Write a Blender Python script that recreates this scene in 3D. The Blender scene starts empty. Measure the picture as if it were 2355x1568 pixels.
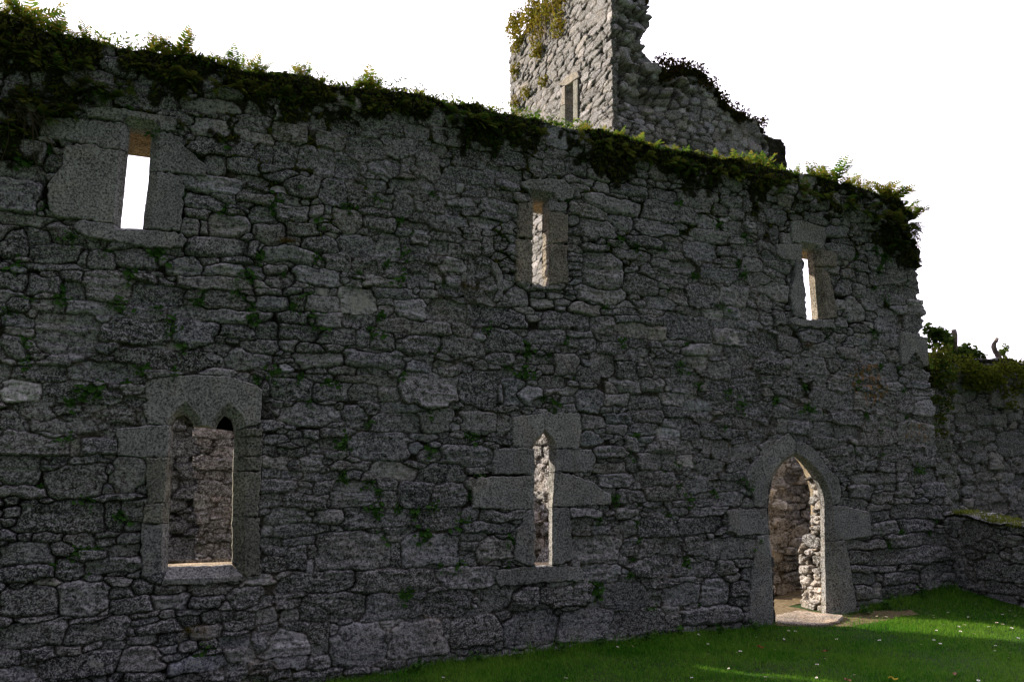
import bpy, bmesh, math, random
import numpy as np
from mathutils import Vector, Matrix, noise as mnoise

# ------------------------------------------------------------------ camera, sky, sun, exposure
sc = bpy.context.scene
col = sc.collection
F, PX, PY = 1900.0, 1177.5, 784.0          # focal length / centre, in pixels of a 2355 px wide picture
CAM = (0.0, -7.43, 1.7)
HD = math.radians(24); PT = math.atan(311 / F)
cd = bpy.data.cameras.new("camera"); cam = bpy.data.objects.new("camera", cd); col.objects.link(cam)
cam.location = CAM; cam.rotation_euler = (math.pi / 2 + PT, 0, -HD)
cd.sensor_width = 36; cd.lens = F / 2355 * 36; cd.clip_end = 3000; cd.clip_start = 0.05
sc.camera = cam

SUN_EL = math.radians(28); SUN_AZ = math.atan2(-math.cos(math.radians(53)), math.sin(math.radians(53)))
SKY_STRENGTH, CLOUD_BACK, CLOUD_FRONT = 0.07, 1.8, 0.09
w = bpy.data.worlds.new("World"); sc.world = w; w.use_nodes = True
nt = w.node_tree; N = nt.nodes; L = nt.links; N.clear()
out = N.new("ShaderNodeOutputWorld"); bg = N.new("ShaderNodeBackground")
sky = N.new("ShaderNodeTexSky"); sky.sky_type = 'NISHITA'; sky.sun_disc = False
sky.sun_elevation = SUN_EL; sky.sun_rotation = SUN_AZ; sky.dust_density = 2.5
tc = N.new("ShaderNodeTexCoord")
# cloud brightness shaped to top-light the wall: strong behind and overhead, dim in front
dot = N.new("ShaderNodeVectorMath"); dot.operation = 'DOT_PRODUCT'
dot.inputs[1].default_value = (0.27, 0.74, 0.62)
L.new(tc.outputs["Generated"], dot.inputs[0])
mr = N.new("ShaderNodeMapRange"); mr.interpolation_type = 'SMOOTHSTEP'
mr.inputs[1].default_value = 0.05; mr.inputs[2].default_value = 0.78
mr.inputs[3].default_value = CLOUD_FRONT / SKY_STRENGTH; mr.inputs[4].default_value = CLOUD_BACK / SKY_STRENGTH
L.new(dot.outputs["Value"], mr.inputs[0])
cn = N.new("ShaderNodeTexNoise"); cn.inputs["Scale"].default_value = 2.2; cn.inputs["Detail"].default_value = 5
L.new(tc.outputs["Generated"], cn.inputs["Vector"])
cr = N.new("ShaderNodeMapRange"); cr.inputs[1].default_value = 0.35; cr.inputs[2].default_value = 0.6
cr.inputs[3].default_value = 0.75; cr.inputs[4].default_value = 1.0
L.new(cn.outputs[0], cr.inputs[0])
cm = N.new("ShaderNodeCombineXYZ")
for i in range(3): L.new(mr.outputs[0], cm.inputs[i])
tn = N.new("ShaderNodeMix"); tn.data_type = 'RGBA'; tn.blend_type = 'MULTIPLY'; tn.inputs['Factor'].default_value = 1; tn.inputs['B'].default_value = (1.03, .95, 1.09, 1)
L.new(cm.outputs[0], tn.inputs['A'])
mx = N.new("ShaderNodeMix"); mx.data_type = 'RGBA'
L.new(cr.outputs[0], mx.inputs["Factor"]); L.new(sky.outputs[0], mx.inputs["A"]); L.new(tn.outputs["Result"], mx.inputs["B"])
L.new(mx.outputs["Result"], bg.inputs["Color"]); bg.inputs["Strength"].default_value = SKY_STRENGTH
L.new(bg.outputs[0], out.inputs[0])

sd = bpy.data.lights.new("sun", 'SUN'); sun = bpy.data.objects.new("sun", sd); col.objects.link(sun)
sd.energy = 5.0; sd.angle = math.radians(0.5); sd.color = (1.0, 0.87, 0.68)
S = Vector((math.sin(SUN_AZ) * math.cos(SUN_EL), math.cos(SUN_AZ) * math.cos(SUN_EL), math.sin(SUN_EL)))
sun.rotation_euler = S.to_track_quat('Z', 'Y').to_euler()
sun.location = (-6, 8, 12)
sc.view_settings.view_transform = 'Standard'; sc.view_settings.look = 'None'
sc.view_settings.exposure = 0.75; sc.view_settings.gamma = 1.0
sc.cycles.max_bounces = 6; sc.cycles.diffuse_bounces = 4

# ------------------------------------------------------------------ pixel -> place helpers
def ray(px, py):
    a = (px - PX) / F; b = -(py - PY) / F
    up = b * math.cos(PT) + math.sin(PT); fw = math.cos(PT) - b * math.sin(PT)
    return (math.sin(HD) * fw + math.cos(HD) * a, math.cos(HD) * fw - math.sin(HD) * a, up)
def hy(px, py, y=0.0):
    d = ray(px, py); t = (y - CAM[1]) / d[1]; return (CAM[0] + t * d[0], CAM[2] + t * d[2])
def hx(px, py, x):
    d = ray(px, py); t = (x - CAM[0]) / d[0]; return (CAM[1] + t * d[1], CAM[2] + t * d[2])
TILES = {'A': (0, 0, 2.141), 'B': (1000, 0, 2.141), 'C': (2000, 0, 2.141), 'D': (3000, 500, 2.148),
         'E': (0, 700, 2.141), 'F': (1000, 700, 2.141), 'G': (2000, 700, 2.141), 'H': (3000, 1200, 2.148),
         'I': (0, 1400, 2.141), 'J': (1000, 1400, 2.141), 'K': (2000, 1400, 2.141), 'L': (3000, 1997, 2.148),
         'M': (0, 1997, 2.141), 'N': (1000, 1997, 2.141), 'O': (2000, 1997, 2.141),
         'w': (200, 400, 1.493), 'c': (2000, 700, 1.7925), 'r': (3100, 850, 1.7925), 's': (1950, 1620, 1.194),
         't': (500, 1450, 0.995), 'd': (2900, 1650, 1.742), 'o': (3600, 1200, 1.792)}
def tp(t, x, y):
    ox, oy, k = TILES[t]; return ((ox + x / k) * 0.57495, (oy + y / k) * 0.57495)
def tw(t, x, y, yy=0.0):
    return hy(*tp(t, x, y), yy)

# ------------------------------------------------------------------ numpy noise
def vnoise(u, v, seed):
    iu = np.floor(u).astype(np.int64); iv = np.floor(v).astype(np.int64)
    fu = (u - iu).astype(np.float32); fv = (v - iv).astype(np.float32)
    fu = fu * fu * (3 - 2 * fu); fv = fv * fv * (3 - 2 * fv)
    tab = np.random.RandomState(seed).rand(256, 256).astype(np.float32) * 2 - 1
    a = tab[iv & 255, iu & 255]; b = tab[iv & 255, (iu + 1) & 255]
    c = tab[(iv + 1) & 255, iu & 255]; d = tab[(iv + 1) & 255, (iu + 1) & 255]
    return (a + (b - a) * fu) * (1 - fv) + (c + (d - c) * fu) * fv
def fbm(u, v, f, o=4, seed=0, g=0.5):
    r = 0; a = 1.0; s = 0
    for i in range(o):
        r = r + a * vnoise(u * f * 2 ** i + 17.3 * i, v * f * 2 ** i + 5.1 * i, seed + i); s += a; a *= g
    return r / s * 1.5

def in_poly(U, V, poly):
    r = np.zeros(U.shape, bool); n = len(poly); j = n - 1
    for i in range(n):
        x1, y1 = poly[i]; x2, y2 = poly[j]
        if y1 != y2:
            c = (V < y1) != (V < y2)
            r ^= c & (U < (x2 - x1) * (V - y1) / (y2 - y1) + x1)
        j = i
    return r
def grow(poly, d):                                       # push a polygon outward by d
    n = len(poly); A = sum(poly[i][0] * poly[(i + 1) % n][1] - poly[(i + 1) % n][0] * poly[i][1] for i in range(n))
    s = 1 if A > 0 else -1; res = []
    for i in range(n):
        p, q, r = Vector(poly[i - 1][:2]), Vector(poly[i][:2]), Vector(poly[(i + 1) % n][:2])
        e1 = (q - p).normalized(); e2 = (r - q).normalized()
        n1 = Vector((e1.y, -e1.x)) * s; n2 = Vector((e2.y, -e2.x)) * s
        m = (n1 + n2); m = m / max(m.length_squared / 2, 0.5)
        res.append((q.x + m.x * d, q.y + m.y * d))
    return res

# ------------------------------------------------------------------ object helpers
def tag(o, label=None, cat=None, group=None, kind=None):
    if label: o['label'] = label
    if cat: o['category'] = cat
    if group: o['group'] = group
    if kind: o['kind'] = kind
    return o
def link(name, me, mat=None, parent=None):
    o = bpy.data.objects.new(name, me); col.objects.link(o)
    if mat and me: me.materials.append(mat)
    if parent: o.parent = parent
    return o
def empty(name, loc=(0, 0, 0), parent=None):
    o = bpy.data.objects.new(name, None); col.objects.link(o); o.location = loc; o.empty_display_size = .2
    if parent: o.parent = parent
    return o
def npmesh(name, verts, faces_list, smooth=True, attrs=None):
    """faces_list: list of int arrays (n,k)"""
    me = bpy.data.meshes.new(name)
    verts = np.ascontiguousarray(verts, np.float32)
    me.vertices.add(len(verts)); me.vertices.foreach_set('co', verts.ravel())
    faces_list = [f for f in faces_list if len(f)]
    tot = sum(f.size for f in faces_list); nf = sum(len(f) for f in faces_list)
    me.loops.add(tot); me.polygons.add(nf)
    me.loops.foreach_set('vertex_index', np.concatenate([f.ravel() for f in faces_list]).astype(np.int32))
    sizes = np.concatenate([np.full(len(f), f.shape[1], np.int32) for f in faces_list])
    starts = np.concatenate([[0], np.cumsum(sizes)[:-1]]).astype(np.int32)
    me.polygons.foreach_set('loop_start', starts)
    try: me.polygons.foreach_set('loop_total', sizes)
    except Exception: pass
    me.polygons.foreach_set('use_smooth', np.full(nf, bool(smooth)))
    for k, (ty, arr) in (attrs or {}).items():
        a = me.attributes.new(k, ty, 'POINT')
        a.data.foreach_set('color' if ty == 'FLOAT_COLOR' else 'value', np.ascontiguousarray(arr, np.float32).ravel())
    me.update(calc_edges=True)
    return me

# ------------------------------------------------------------------ materials
def stone_mat(name, base=None, speck=1.0, bump=1.0):
    m = bpy.data.materials.new(name); m.use_nodes = True; nt = m.node_tree; N = nt.nodes; L = nt.links
    p = N['Principled BSDF']; p.inputs['Roughness'].default_value = 0.9; p.inputs['Specular IOR Level'].default_value = 0.25
    tc = N.new('ShaderNodeTexCoord')
    def noise(s, d=6, r=0.6, vec=None):
        n = N.new('ShaderNodeTexNoise'); n.inputs['Scale'].default_value = s; n.inputs['Detail'].default_value = d
        n.inputs['Roughness'].default_value = r; L.new(vec or tc.outputs['Object'], n.inputs['Vector']); return n.outputs[0]
    def rng(x, a, b, c, d):
        n = N.new('ShaderNodeMapRange'); n.inputs[1].default_value = a; n.inputs[2].default_value = b
        n.inputs[3].default_value = c; n.inputs[4].default_value = d; L.new(x, n.inputs[0]); return n.outputs[0]
    def math_(op, a, b):
        n = N.new('ShaderNodeMath'); n.operation = op
        for i, v in enumerate((a, b)):
            if isinstance(v, (int, float)): n.inputs[i].default_value = v
            else: L.new(v, n.inputs[i])
        return n.outputs[0]
    def mix(f, a, b, t='MIX'):
        n = N.new('ShaderNodeMix'); n.data_type = 'RGBA'; n.blend_type = t
        for k, v in (('Factor', f), ('A', a), ('B', b)):
            if isinstance(v, (int, float)): n.inputs[k].default_value = v
            elif isinstance(v, tuple): n.inputs[k].default_value = v
            else: L.new(v, n.inputs[k])
        return n.outputs['Result']
    mp = N.new('ShaderNodeMapping'); mp.inputs['Scale'].default_value = (1, 1, 2.0); L.new(tc.outputs['Object'], mp.inputs[0])
    mp.inputs['Rotation'].default_value = (0, .12, 0)
    g1a = noise(20, 8, .72, mp.outputs[0]); g1b = noise(30 if base is None else 55, 8, .75); g1 = math_('ADD', math_('MULTIPLY', g1a, .38 if base is None else .0), math_('MULTIPLY', g1b, .62 if base is None else 1.0)); g2 = noise(75 if base is None else 120, 5, .7); g3 = noise(1.6, 4, .6); g4 = noise(9, 5, .65)
    if base is None:
        a = N.new('ShaderNodeAttribute'); a.attribute_name = 'Col'; c = a.outputs['Color']; moss = a.outputs['Alpha']
    else:
        c = (*base, 1); moss = 0.0
    k1 = rng(g1, .41, .585, .18, 2.0); k3 = rng(g3, .35, .65, .68, 1.28); k4 = rng(g4, .35, .65, .7, 1.3)
    k = math_('MULTIPLY', math_('MULTIPLY', k1, k3), k4)
    cc = N.new('ShaderNodeCombineXYZ')
    for i in range(3): L.new(k, cc.inputs[i])
    c1 = mix(1.0, c, cc.outputs[0], 'MULTIPLY')
    hue = noise(3.3, 3, .5)
    c1 = mix(rng(hue, .5, .68, 0, .45), c1, mix(1.0, c1, (1.12, .95, .74, 1), 'MULTIPLY'))
    sp = rng(math_('ADD', g2, math_('MULTIPLY', g1, .6)), .79, .90, 0, .85 * speck)
    if base is None:
        j = N.new('ShaderNodeAttribute'); j.attribute_name = 'Joint'
        sp = math_('MULTIPLY', sp, math_('SUBTRACT', 1.0, j.outputs['Fac']))
    g6 = noise(15, 7, .74); g7 = noise(2.1, 3, .6)
    pl = rng(math_('ADD', g6, math_('MULTIPLY', g7, .55)), .82, .93, 0, .6 * (1 if base is None else .35))
    if base is None: pl = math_('MULTIPLY', pl, math_('SUBTRACT', 1.0, j.outputs['Fac']))
    c1 = mix(pl, c1, (.36, .37, .385, 1))
    c2 = mix(sp, c1, (.50, .51, .52, 1))
    dk = rng(g2, .34, .47, .85 if base is None else .4, 0); c2 = mix(dk, c2, (.03, .03, .028, 1))
    if base is None:
        l = N.new('ShaderNodeAttribute'); l.attribute_name = 'Lic'
        lm = rng(math_('ADD', math_('MULTIPLY', l.outputs['Fac'], .55), math_('MULTIPLY', g4, .9)), .80, .88, 0, .75)
        c2 = mix(lm, c2, (.50, .49, .46, 1))
        o = N.new('ShaderNodeAttribute'); o.attribute_name = 'Org'
        g5 = noise(13, 5, .7)
        om = rng(math_('ADD', math_('MULTIPLY', o.outputs['Fac'], .5), g5), .87, .95, 0, .8)
        c2 = mix(om, c2, (.34, .17, .035, 1))
        mm = rng(math_('ADD', moss, math_('MULTIPLY', math_('SUBTRACT', g4, .5), .9)), .42, .58, 0, 1)
        mc = mix(rng(noise(14, 4, .6), .4, .62, 0, 1), (.012, .010, .006, 1), (.022, .030, .008, 1))
        c2 = mix(mm, c2, mc)
    L.new(c2, p.inputs['Base Color'])
    b1 = N.new('ShaderNodeBump'); b1.inputs['Strength'].default_value = .75 * bump; b1.inputs['Distance'].default_value = .014
    L.new(g1, b1.inputs['Height'])
    b2 = N.new('ShaderNodeBump'); b2.inputs['Strength'].default_value = .5 * bump; b2.inputs['Distance'].default_value = .004
    L.new(g2, b2.inputs['Height']); L.new(b1.outputs[0], b2.inputs['Normal']); L.new(b2.outputs[0], p.inputs['Normal'])
    return m
def leaf_mat(name, c1, c2, trans=.35, scale=3.0, tint=None):
    m = bpy.data.materials.new(name); m.use_nodes = True; nt = m.node_tree; N = nt.nodes; L = nt.links
    for n in list(N):
        if n.type == 'BSDF_PRINCIPLED': N.remove(n)
    o = [n for n in N if n.type == 'OUTPUT_MATERIAL'][0]
    g = N.new('ShaderNodeNewGeometry'); tc = N.new('ShaderNodeTexCoord'); oi = N.new('ShaderNodeObjectInfo')
    n = N.new('ShaderNodeTexNoise'); n.inputs['Scale'].default_value = scale; n.inputs['Detail'].default_value = 3
    L.new(tc.outputs['Object'], n.inputs['Vector'])
    ad = N.new('ShaderNodeMath'); ad.operation = 'MULTIPLY_ADD'; ad.inputs[1].default_value = .5
    L.new(g.outputs['Random Per Island'], ad.inputs[0]); L.new(n.outputs[0], ad.inputs[2])
    ad2 = N.new('ShaderNodeMath'); ad2.operation = 'MULTIPLY_ADD'; ad2.inputs[1].default_value = .3
    L.new(oi.outputs['Random'], ad2.inputs[0]); L.new(ad.outputs[0], ad2.inputs[2])
    r = N.new('ShaderNodeValToRGB'); r.color_ramp.elements[0].position = .45; r.color_ramp.elements[1].position = 1.15
    r.color_ramp.elements[0].color = (*c1, 1); r.color_ramp.elements[1].color = (*c2, 1)
    if tint:
        e = r.color_ramp.elements.new(1.0); e.color = (*tint, 1); r.color_ramp.elements[1].position = .85
    L.new(ad2.outputs[0], r.inputs[0])
    d = N.new('ShaderNodeBsdfDiffuse'); t = N.new('ShaderNodeBsdfTranslucent'); mx = N.new('ShaderNodeMixShader')
    mx.inputs[0].default_value = trans
    L.new(r.outputs[0], d.inputs[0]); L.new(r.outputs[0], t.inputs[0]); L.new(d.outputs[0], mx.inputs[1]); L.new(t.outputs[0], mx.inputs[2])
    L.new(mx.outputs[0], o.inputs[0]); return m
def plain_mat(name, c, scale=8, var=.4, rough=.9):
    m = bpy.data.materials.new(name); m.use_nodes = True; nt = m.node_tree; N = nt.nodes; L = nt.links
    p = N['Principled BSDF']; p.inputs['Roughness'].default_value = rough; p.inputs['Specular IOR Level'].default_value = .2
    tc = N.new('ShaderNodeTexCoord'); n = N.new('ShaderNodeTexNoise'); n.inputs['Scale'].default_value = scale; n.inputs['Detail'].default_value = 7
    L.new(tc.outputs['Object'], n.inputs['Vector'])
    r = N.new('ShaderNodeValToRGB'); r.color_ramp.elements[0].position = .3; r.color_ramp.elements[1].position = .7
    r.color_ramp.elements[0].color = (*[v * (1 - var) for v in c], 1); r.color_ramp.elements[1].color = (*[min(1, v * (1 + var)) for v in c], 1)
    L.new(n.outputs[0], r.inputs[0]); L.new(r.outputs[0], p.inputs['Base Color'])
    b = N.new('ShaderNodeBump'); b.inputs['Strength'].default_value = .5; b.inputs['Distance'].default_value = .02
    L.new(n.outputs[0], b.inputs['Height']); L.new(b.outputs[0], p.inputs['Normal'])
    return m

M_WALL = stone_mat('rubble_stone')
M_DRESS = [stone_mat('dressed_grey', (.19, .192, .20), .75, .8), stone_mat('dressed_light', (.22, .22, .22), .9, .8),
           stone_mat('dressed_brown', (.20, .172, .132), .6, .8), stone_mat('dressed_green', (.15, .15, .125), .45, .7)]
M_SLAB = stone_mat('slab_stone', (.26, .22, .18), .1, .4)
M_SOFFIT = stone_mat('soffit_stone', (.24, .19, .12), .2, .6)

# ------------------------------------------------------------------ masonry height field
def masonry(u, v, stones, seed=1, fill=(.16, .11, .075, .05, .036), depth=.06, amp=1.0, warp=1.0, taken=None, asp=(1.1, 2.7), ntry=2600, gap=.017, jw=.007, detk=1.0, dark=None):
    """u, v: 1-D coordinates; returns dict of (nv,nu) arrays"""
    rs = np.random.RandomState(seed)
    U, V = np.meshgrid(u.astype(np.float32), v.astype(np.float32))
    wu = U + warp * (.024 * fbm(U, V, 3.1, 3, seed + 11) + .009 * fbm(U, V, 15, 3, seed + 21))
    wv = V + warp * (.022 * fbm(U, V, 3.4, 3, seed + 31) + .009 * fbm(U, V, 16, 3, seed + 41))
    d1 = np.full(U.shape, .6, np.float32); d2 = np.full(U.shape, .6, np.float32); idm = np.full(U.shape, -1, np.int32)
    sl = []
    def put(cu, cv, a, b, ang, n, tap=0., shr=0.):
        R = max(a, b) * 1.25 + .14
        j0, j1 = np.searchsorted(u, [cu - R, cu + R]); i0, i1 = np.searchsorted(v, [cv - R * (1 if abs(ang) > .2 else min(1, (b * 1.3 + .16 + abs(ang) * a) / R)), cv + R * (1 if abs(ang) > .2 else min(1, (b * 1.3 + .16 + abs(ang) * a) / R))])
        if j1 - j0 < 2 or i1 - i0 < 2: return
        s = np.s_[i0:i1, j0:j1]
        x = wu[s] - cu; z = wv[s] - cv; c, sn = math.cos(ang), math.sin(ang)
        x, z = x * c + z * sn, -x * sn + z * c
        x = (x - shr * z) / (a * (1 + tap * np.clip(z / b, -1.2, 1.2))); z = z / (b * (1 + tap * .5 * np.clip(x, -1.2, 1.2)))
        q = (np.abs(x) ** n + np.abs(z) ** n) ** (1 / n)
        d = ((q - 1) * min(a, b)).astype(np.float32)
        A = d1[s]; B = d2[s]; I = idm[s]
        lt = d < A
        B[...] = np.where(lt, A, np.minimum(B, d)); A[...] = np.where(lt, d, A); I[...] = np.where(lt, len(sl), I)
        sl.append((cu, cv, a, b, ang))
    for st in stones:
        cu, cv, a, b = st[:4]; ang = st[4] if len(st) > 4 else 0.
        put(cu, cv, a, b, ang, rs.choice([3.2, 4.5, 6.]), rs.uniform(-.13, .13), rs.uniform(-.12, .12))
    u0, u1, v0, v1 = u[0], u[-1], v[0], v[-1]
    for k, s0 in enumerate(fill):
        for _ in range(int(ntry * (1 + .8 * k))):
            cu = rs.uniform(u0, u1); cv = rs.uniform(v0, v1)
            i = min(np.searchsorted(v, cv), len(v) - 1); j = min(np.searchsorted(u, cu), len(u) - 1)
            s = s0 * rs.uniform(.8, 1.25); b = s * rs.uniform(.42, .62); a = s * rs.uniform(*asp) * .6
            if d1[i, j] > b * .75 and (taken is None or not taken(cu, cv)):
                put(cu, cv, a, b, rs.normal(0, .07), rs.choice([2.8, 3.6, 5.]), rs.uniform(-.2, .2), rs.uniform(-.25, .25))
    ns = len(sl)
    H = rs.normal(0, .011, ns + 1).astype(np.float32) * amp; tx = rs.normal(0, .06, ns + 1); tz = rs.normal(0, .06, ns + 1)
    rr = rs.uniform(.010, .034, ns + 1); rough = rs.uniform(.35, 1.35, ns + 1)
    g = np.exp(rs.normal(0, .42, ns + 1)) * .135; wm = rs.normal(0, 1, ns + 1)
    if dark:
        for i_, val in dark.items(): g[i_] = val; wm[i_] = -1.6 if val < .1 else wm[i_]
    sa = np.array(sl + [(0, 0, 1, 1, 0)], np.float32); ids = np.where(idm < 0, ns, idm)
    size = np.minimum(sa[ids, 2], sa[ids, 3])
    e = np.minimum((d2 - d1) * .5, gap - d1)
    R = np.minimum(rr[ids], size * .42).astype(np.float32)
    t = np.clip(e / R, 0, 1); prof = np.sqrt(np.maximum(0, 1 - (1 - t) ** 2)).astype(np.float32)
    jd = depth * (.55 + .75 * fbm(U, V, .8, 3, seed + 51)).clip(.16, 1.35)
    jn = .012 * fbm(U, V, 18, 3, seed + 61)
    lay = fbm(U + .3 * fbm(U, V, 2, 2, seed + 71), V * 4.5, 5.5, 4, seed + 81)
    fac = np.abs(fbm(U, V, 7.5, 4, seed + 91))
    fin = fbm(U, V, 38, 3, seed + 95)
    til = (tx[ids] * (U - sa[ids, 0]) + tz[ids] * (V - sa[ids, 1])).clip(-.03, .03)
    saw = V * 13 + 1.6 * fbm(U * .8, V * 2, 2.2, 3, seed + 97) + wm[ids].astype(np.float32) * 3; saw = saw - np.floor(saw)
    det = -(.010 * np.clip(rough[ids] - .7, 0, 1) * saw) + rough[ids] * (.007 * lay - .015 * fac + .0035 * fin) * amp
    det = det * detk
    h = -jd + jn + prof * (jd - jn + H[ids] + til + .004 + det)
    Cw = np.stack([g[ids] * (1 + .03 * wm[ids] - .0), g[ids] * (.975 + .005 * wm[ids]), g[ids] * (1.085 - .05 * wm[ids])], -1)
    jm = np.clip(1 - e / jw, 0, 1)
    fl = np.clip((.046 - jd / max(depth, 1e-3) * .075) / .035, 0, 1)[..., None]
    jc = (np.array([.026, .023, .019]) * (1 - fl) + np.array([.085, .078, .066]) * fl) * (1 + .5 * fbm(U, V, 5, 3, seed + 99))[..., None]
    C = Cw * (1 - jm[..., None]) + jc * jm[..., None]
    return dict(U=U, V=V, h=h.astype(np.float32), C=C.astype(np.float32), J=jm.astype(np.float32), ids=ids, sa=sa, e=e)

def panel_mesh(name, D, O, Ud, Nd, keep, thick=0.0, sidekeep=None, moss=None, lic=None, org=None):
    """grid D on plane O + u*Ud + v*Z + h*Nd ; keep: (nv-1,nu-1) bool ; sides go back by thick along -Nd"""
    U, V, h = D['U'], D['V'], D['h']; nv, nu = U.shape
    O = np.array(O, np.float32); Ud = np.array(Ud, np.float32); Nd = np.array(Nd, np.float32)
    P = O + U[..., None] * Ud + V[..., None] * np.array([0, 0, 1], np.float32) + h[..., None] * Nd
    idx = np.arange(nv * nu).reshape(nv, nu)
    q = np.stack([idx[:-1, :-1], idx[:-1, 1:], idx[1:, 1:], idx[1:, :-1]], -1)[keep]
    used = np.zeros(nv * nu, bool); used[q.ravel()] = True
    remap = np.cumsum(used) - 1
    verts = P.reshape(-1, 3)[used]; q = remap[q]
    z1 = np.zeros(nv * nu, np.float32)
    moss = z1 if moss is None else moss.reshape(-1); lic = z1 if lic is None else lic.reshape(-1); org = z1 if org is None else org.reshape(-1)
    colr = np.concatenate([D['C'].reshape(-1, 3), moss[:, None]], 1)[used]
    J = D['J'].reshape(-1)[used]; lic = lic[used]; org = org[used]
    faces = [q]; ns = 0
    if thick:
        K = np.zeros((nv + 1, nu + 1), bool); K[1:-1, 1:-1] = keep
        SK = K if sidekeep is None else np.pad(sidekeep, 1)
        ev = []
        a = K[1:-1, :-1] != K[1:-1, 1:]; ok = a & (SK[1:-1, :-1] != SK[1:-1, 1:]); i, j = np.nonzero(ok)
        fl = K[1:-1, :-1][i, j]; e0, e1 = idx[i, j], idx[i + 1, j]
        ev.append(np.stack([np.where(fl, e0, e1), np.where(fl, e1, e0)], 1))
        a = K[:-1, 1:-1] != K[1:, 1:-1]; ok = a & (SK[:-1, 1:-1] != SK[1:, 1:-1]); i, j = np.nonzero(ok)
        fl = K[:-1, 1:-1][i, j]; e0, e1 = idx[i, j], idx[i, j + 1]
        ev.append(np.stack([np.where(fl, e1, e0), np.where(fl, e0, e1)], 1))
        ev = np.concatenate(ev); steps = 4; Pf = P.reshape(-1, 3); base = len(verts); newv = []; newc = []
        rsn = np.random.RandomState(5)
        n = len(ev)
        un, inv = np.unique(ev, return_inverse=True); inv = inv.reshape(ev.shape); m = len(un)
        for s in range(steps + 1):
            f = s / steps
            off = -Nd * (thick * f)
            jit = rsn.normal(0, .012, (m, 3)) * (1 if 0 < s else 0)
            newv.append(Pf[un] + off + jit); newc.append(np.concatenate([D['C'].reshape(-1, 3)[un], np.zeros((m, 1))], 1))
        for s in range(steps):
            b0 = base + s * m; b1 = base + (s + 1) * m
            faces.append(np.stack([b0 + inv[:, 0], b1 + inv[:, 0], b1 + inv[:, 1], b0 + inv[:, 1]], 1))
        verts = np.concatenate([verts] + newv); colr = np.concatenate([colr] + newc)
        pad = np.zeros(m * (steps + 1), np.float32)
        J = np.concatenate([J, pad]); lic = np.concatenate([lic, pad]); org = np.concatenate([org, pad])
    return npmesh(name, verts, faces, True, {'Col': ('FLOAT_COLOR', colr), 'Joint': ('FLOAT', J), 'Lic': ('FLOAT', lic), 'Org': ('FLOAT', org)})

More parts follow.
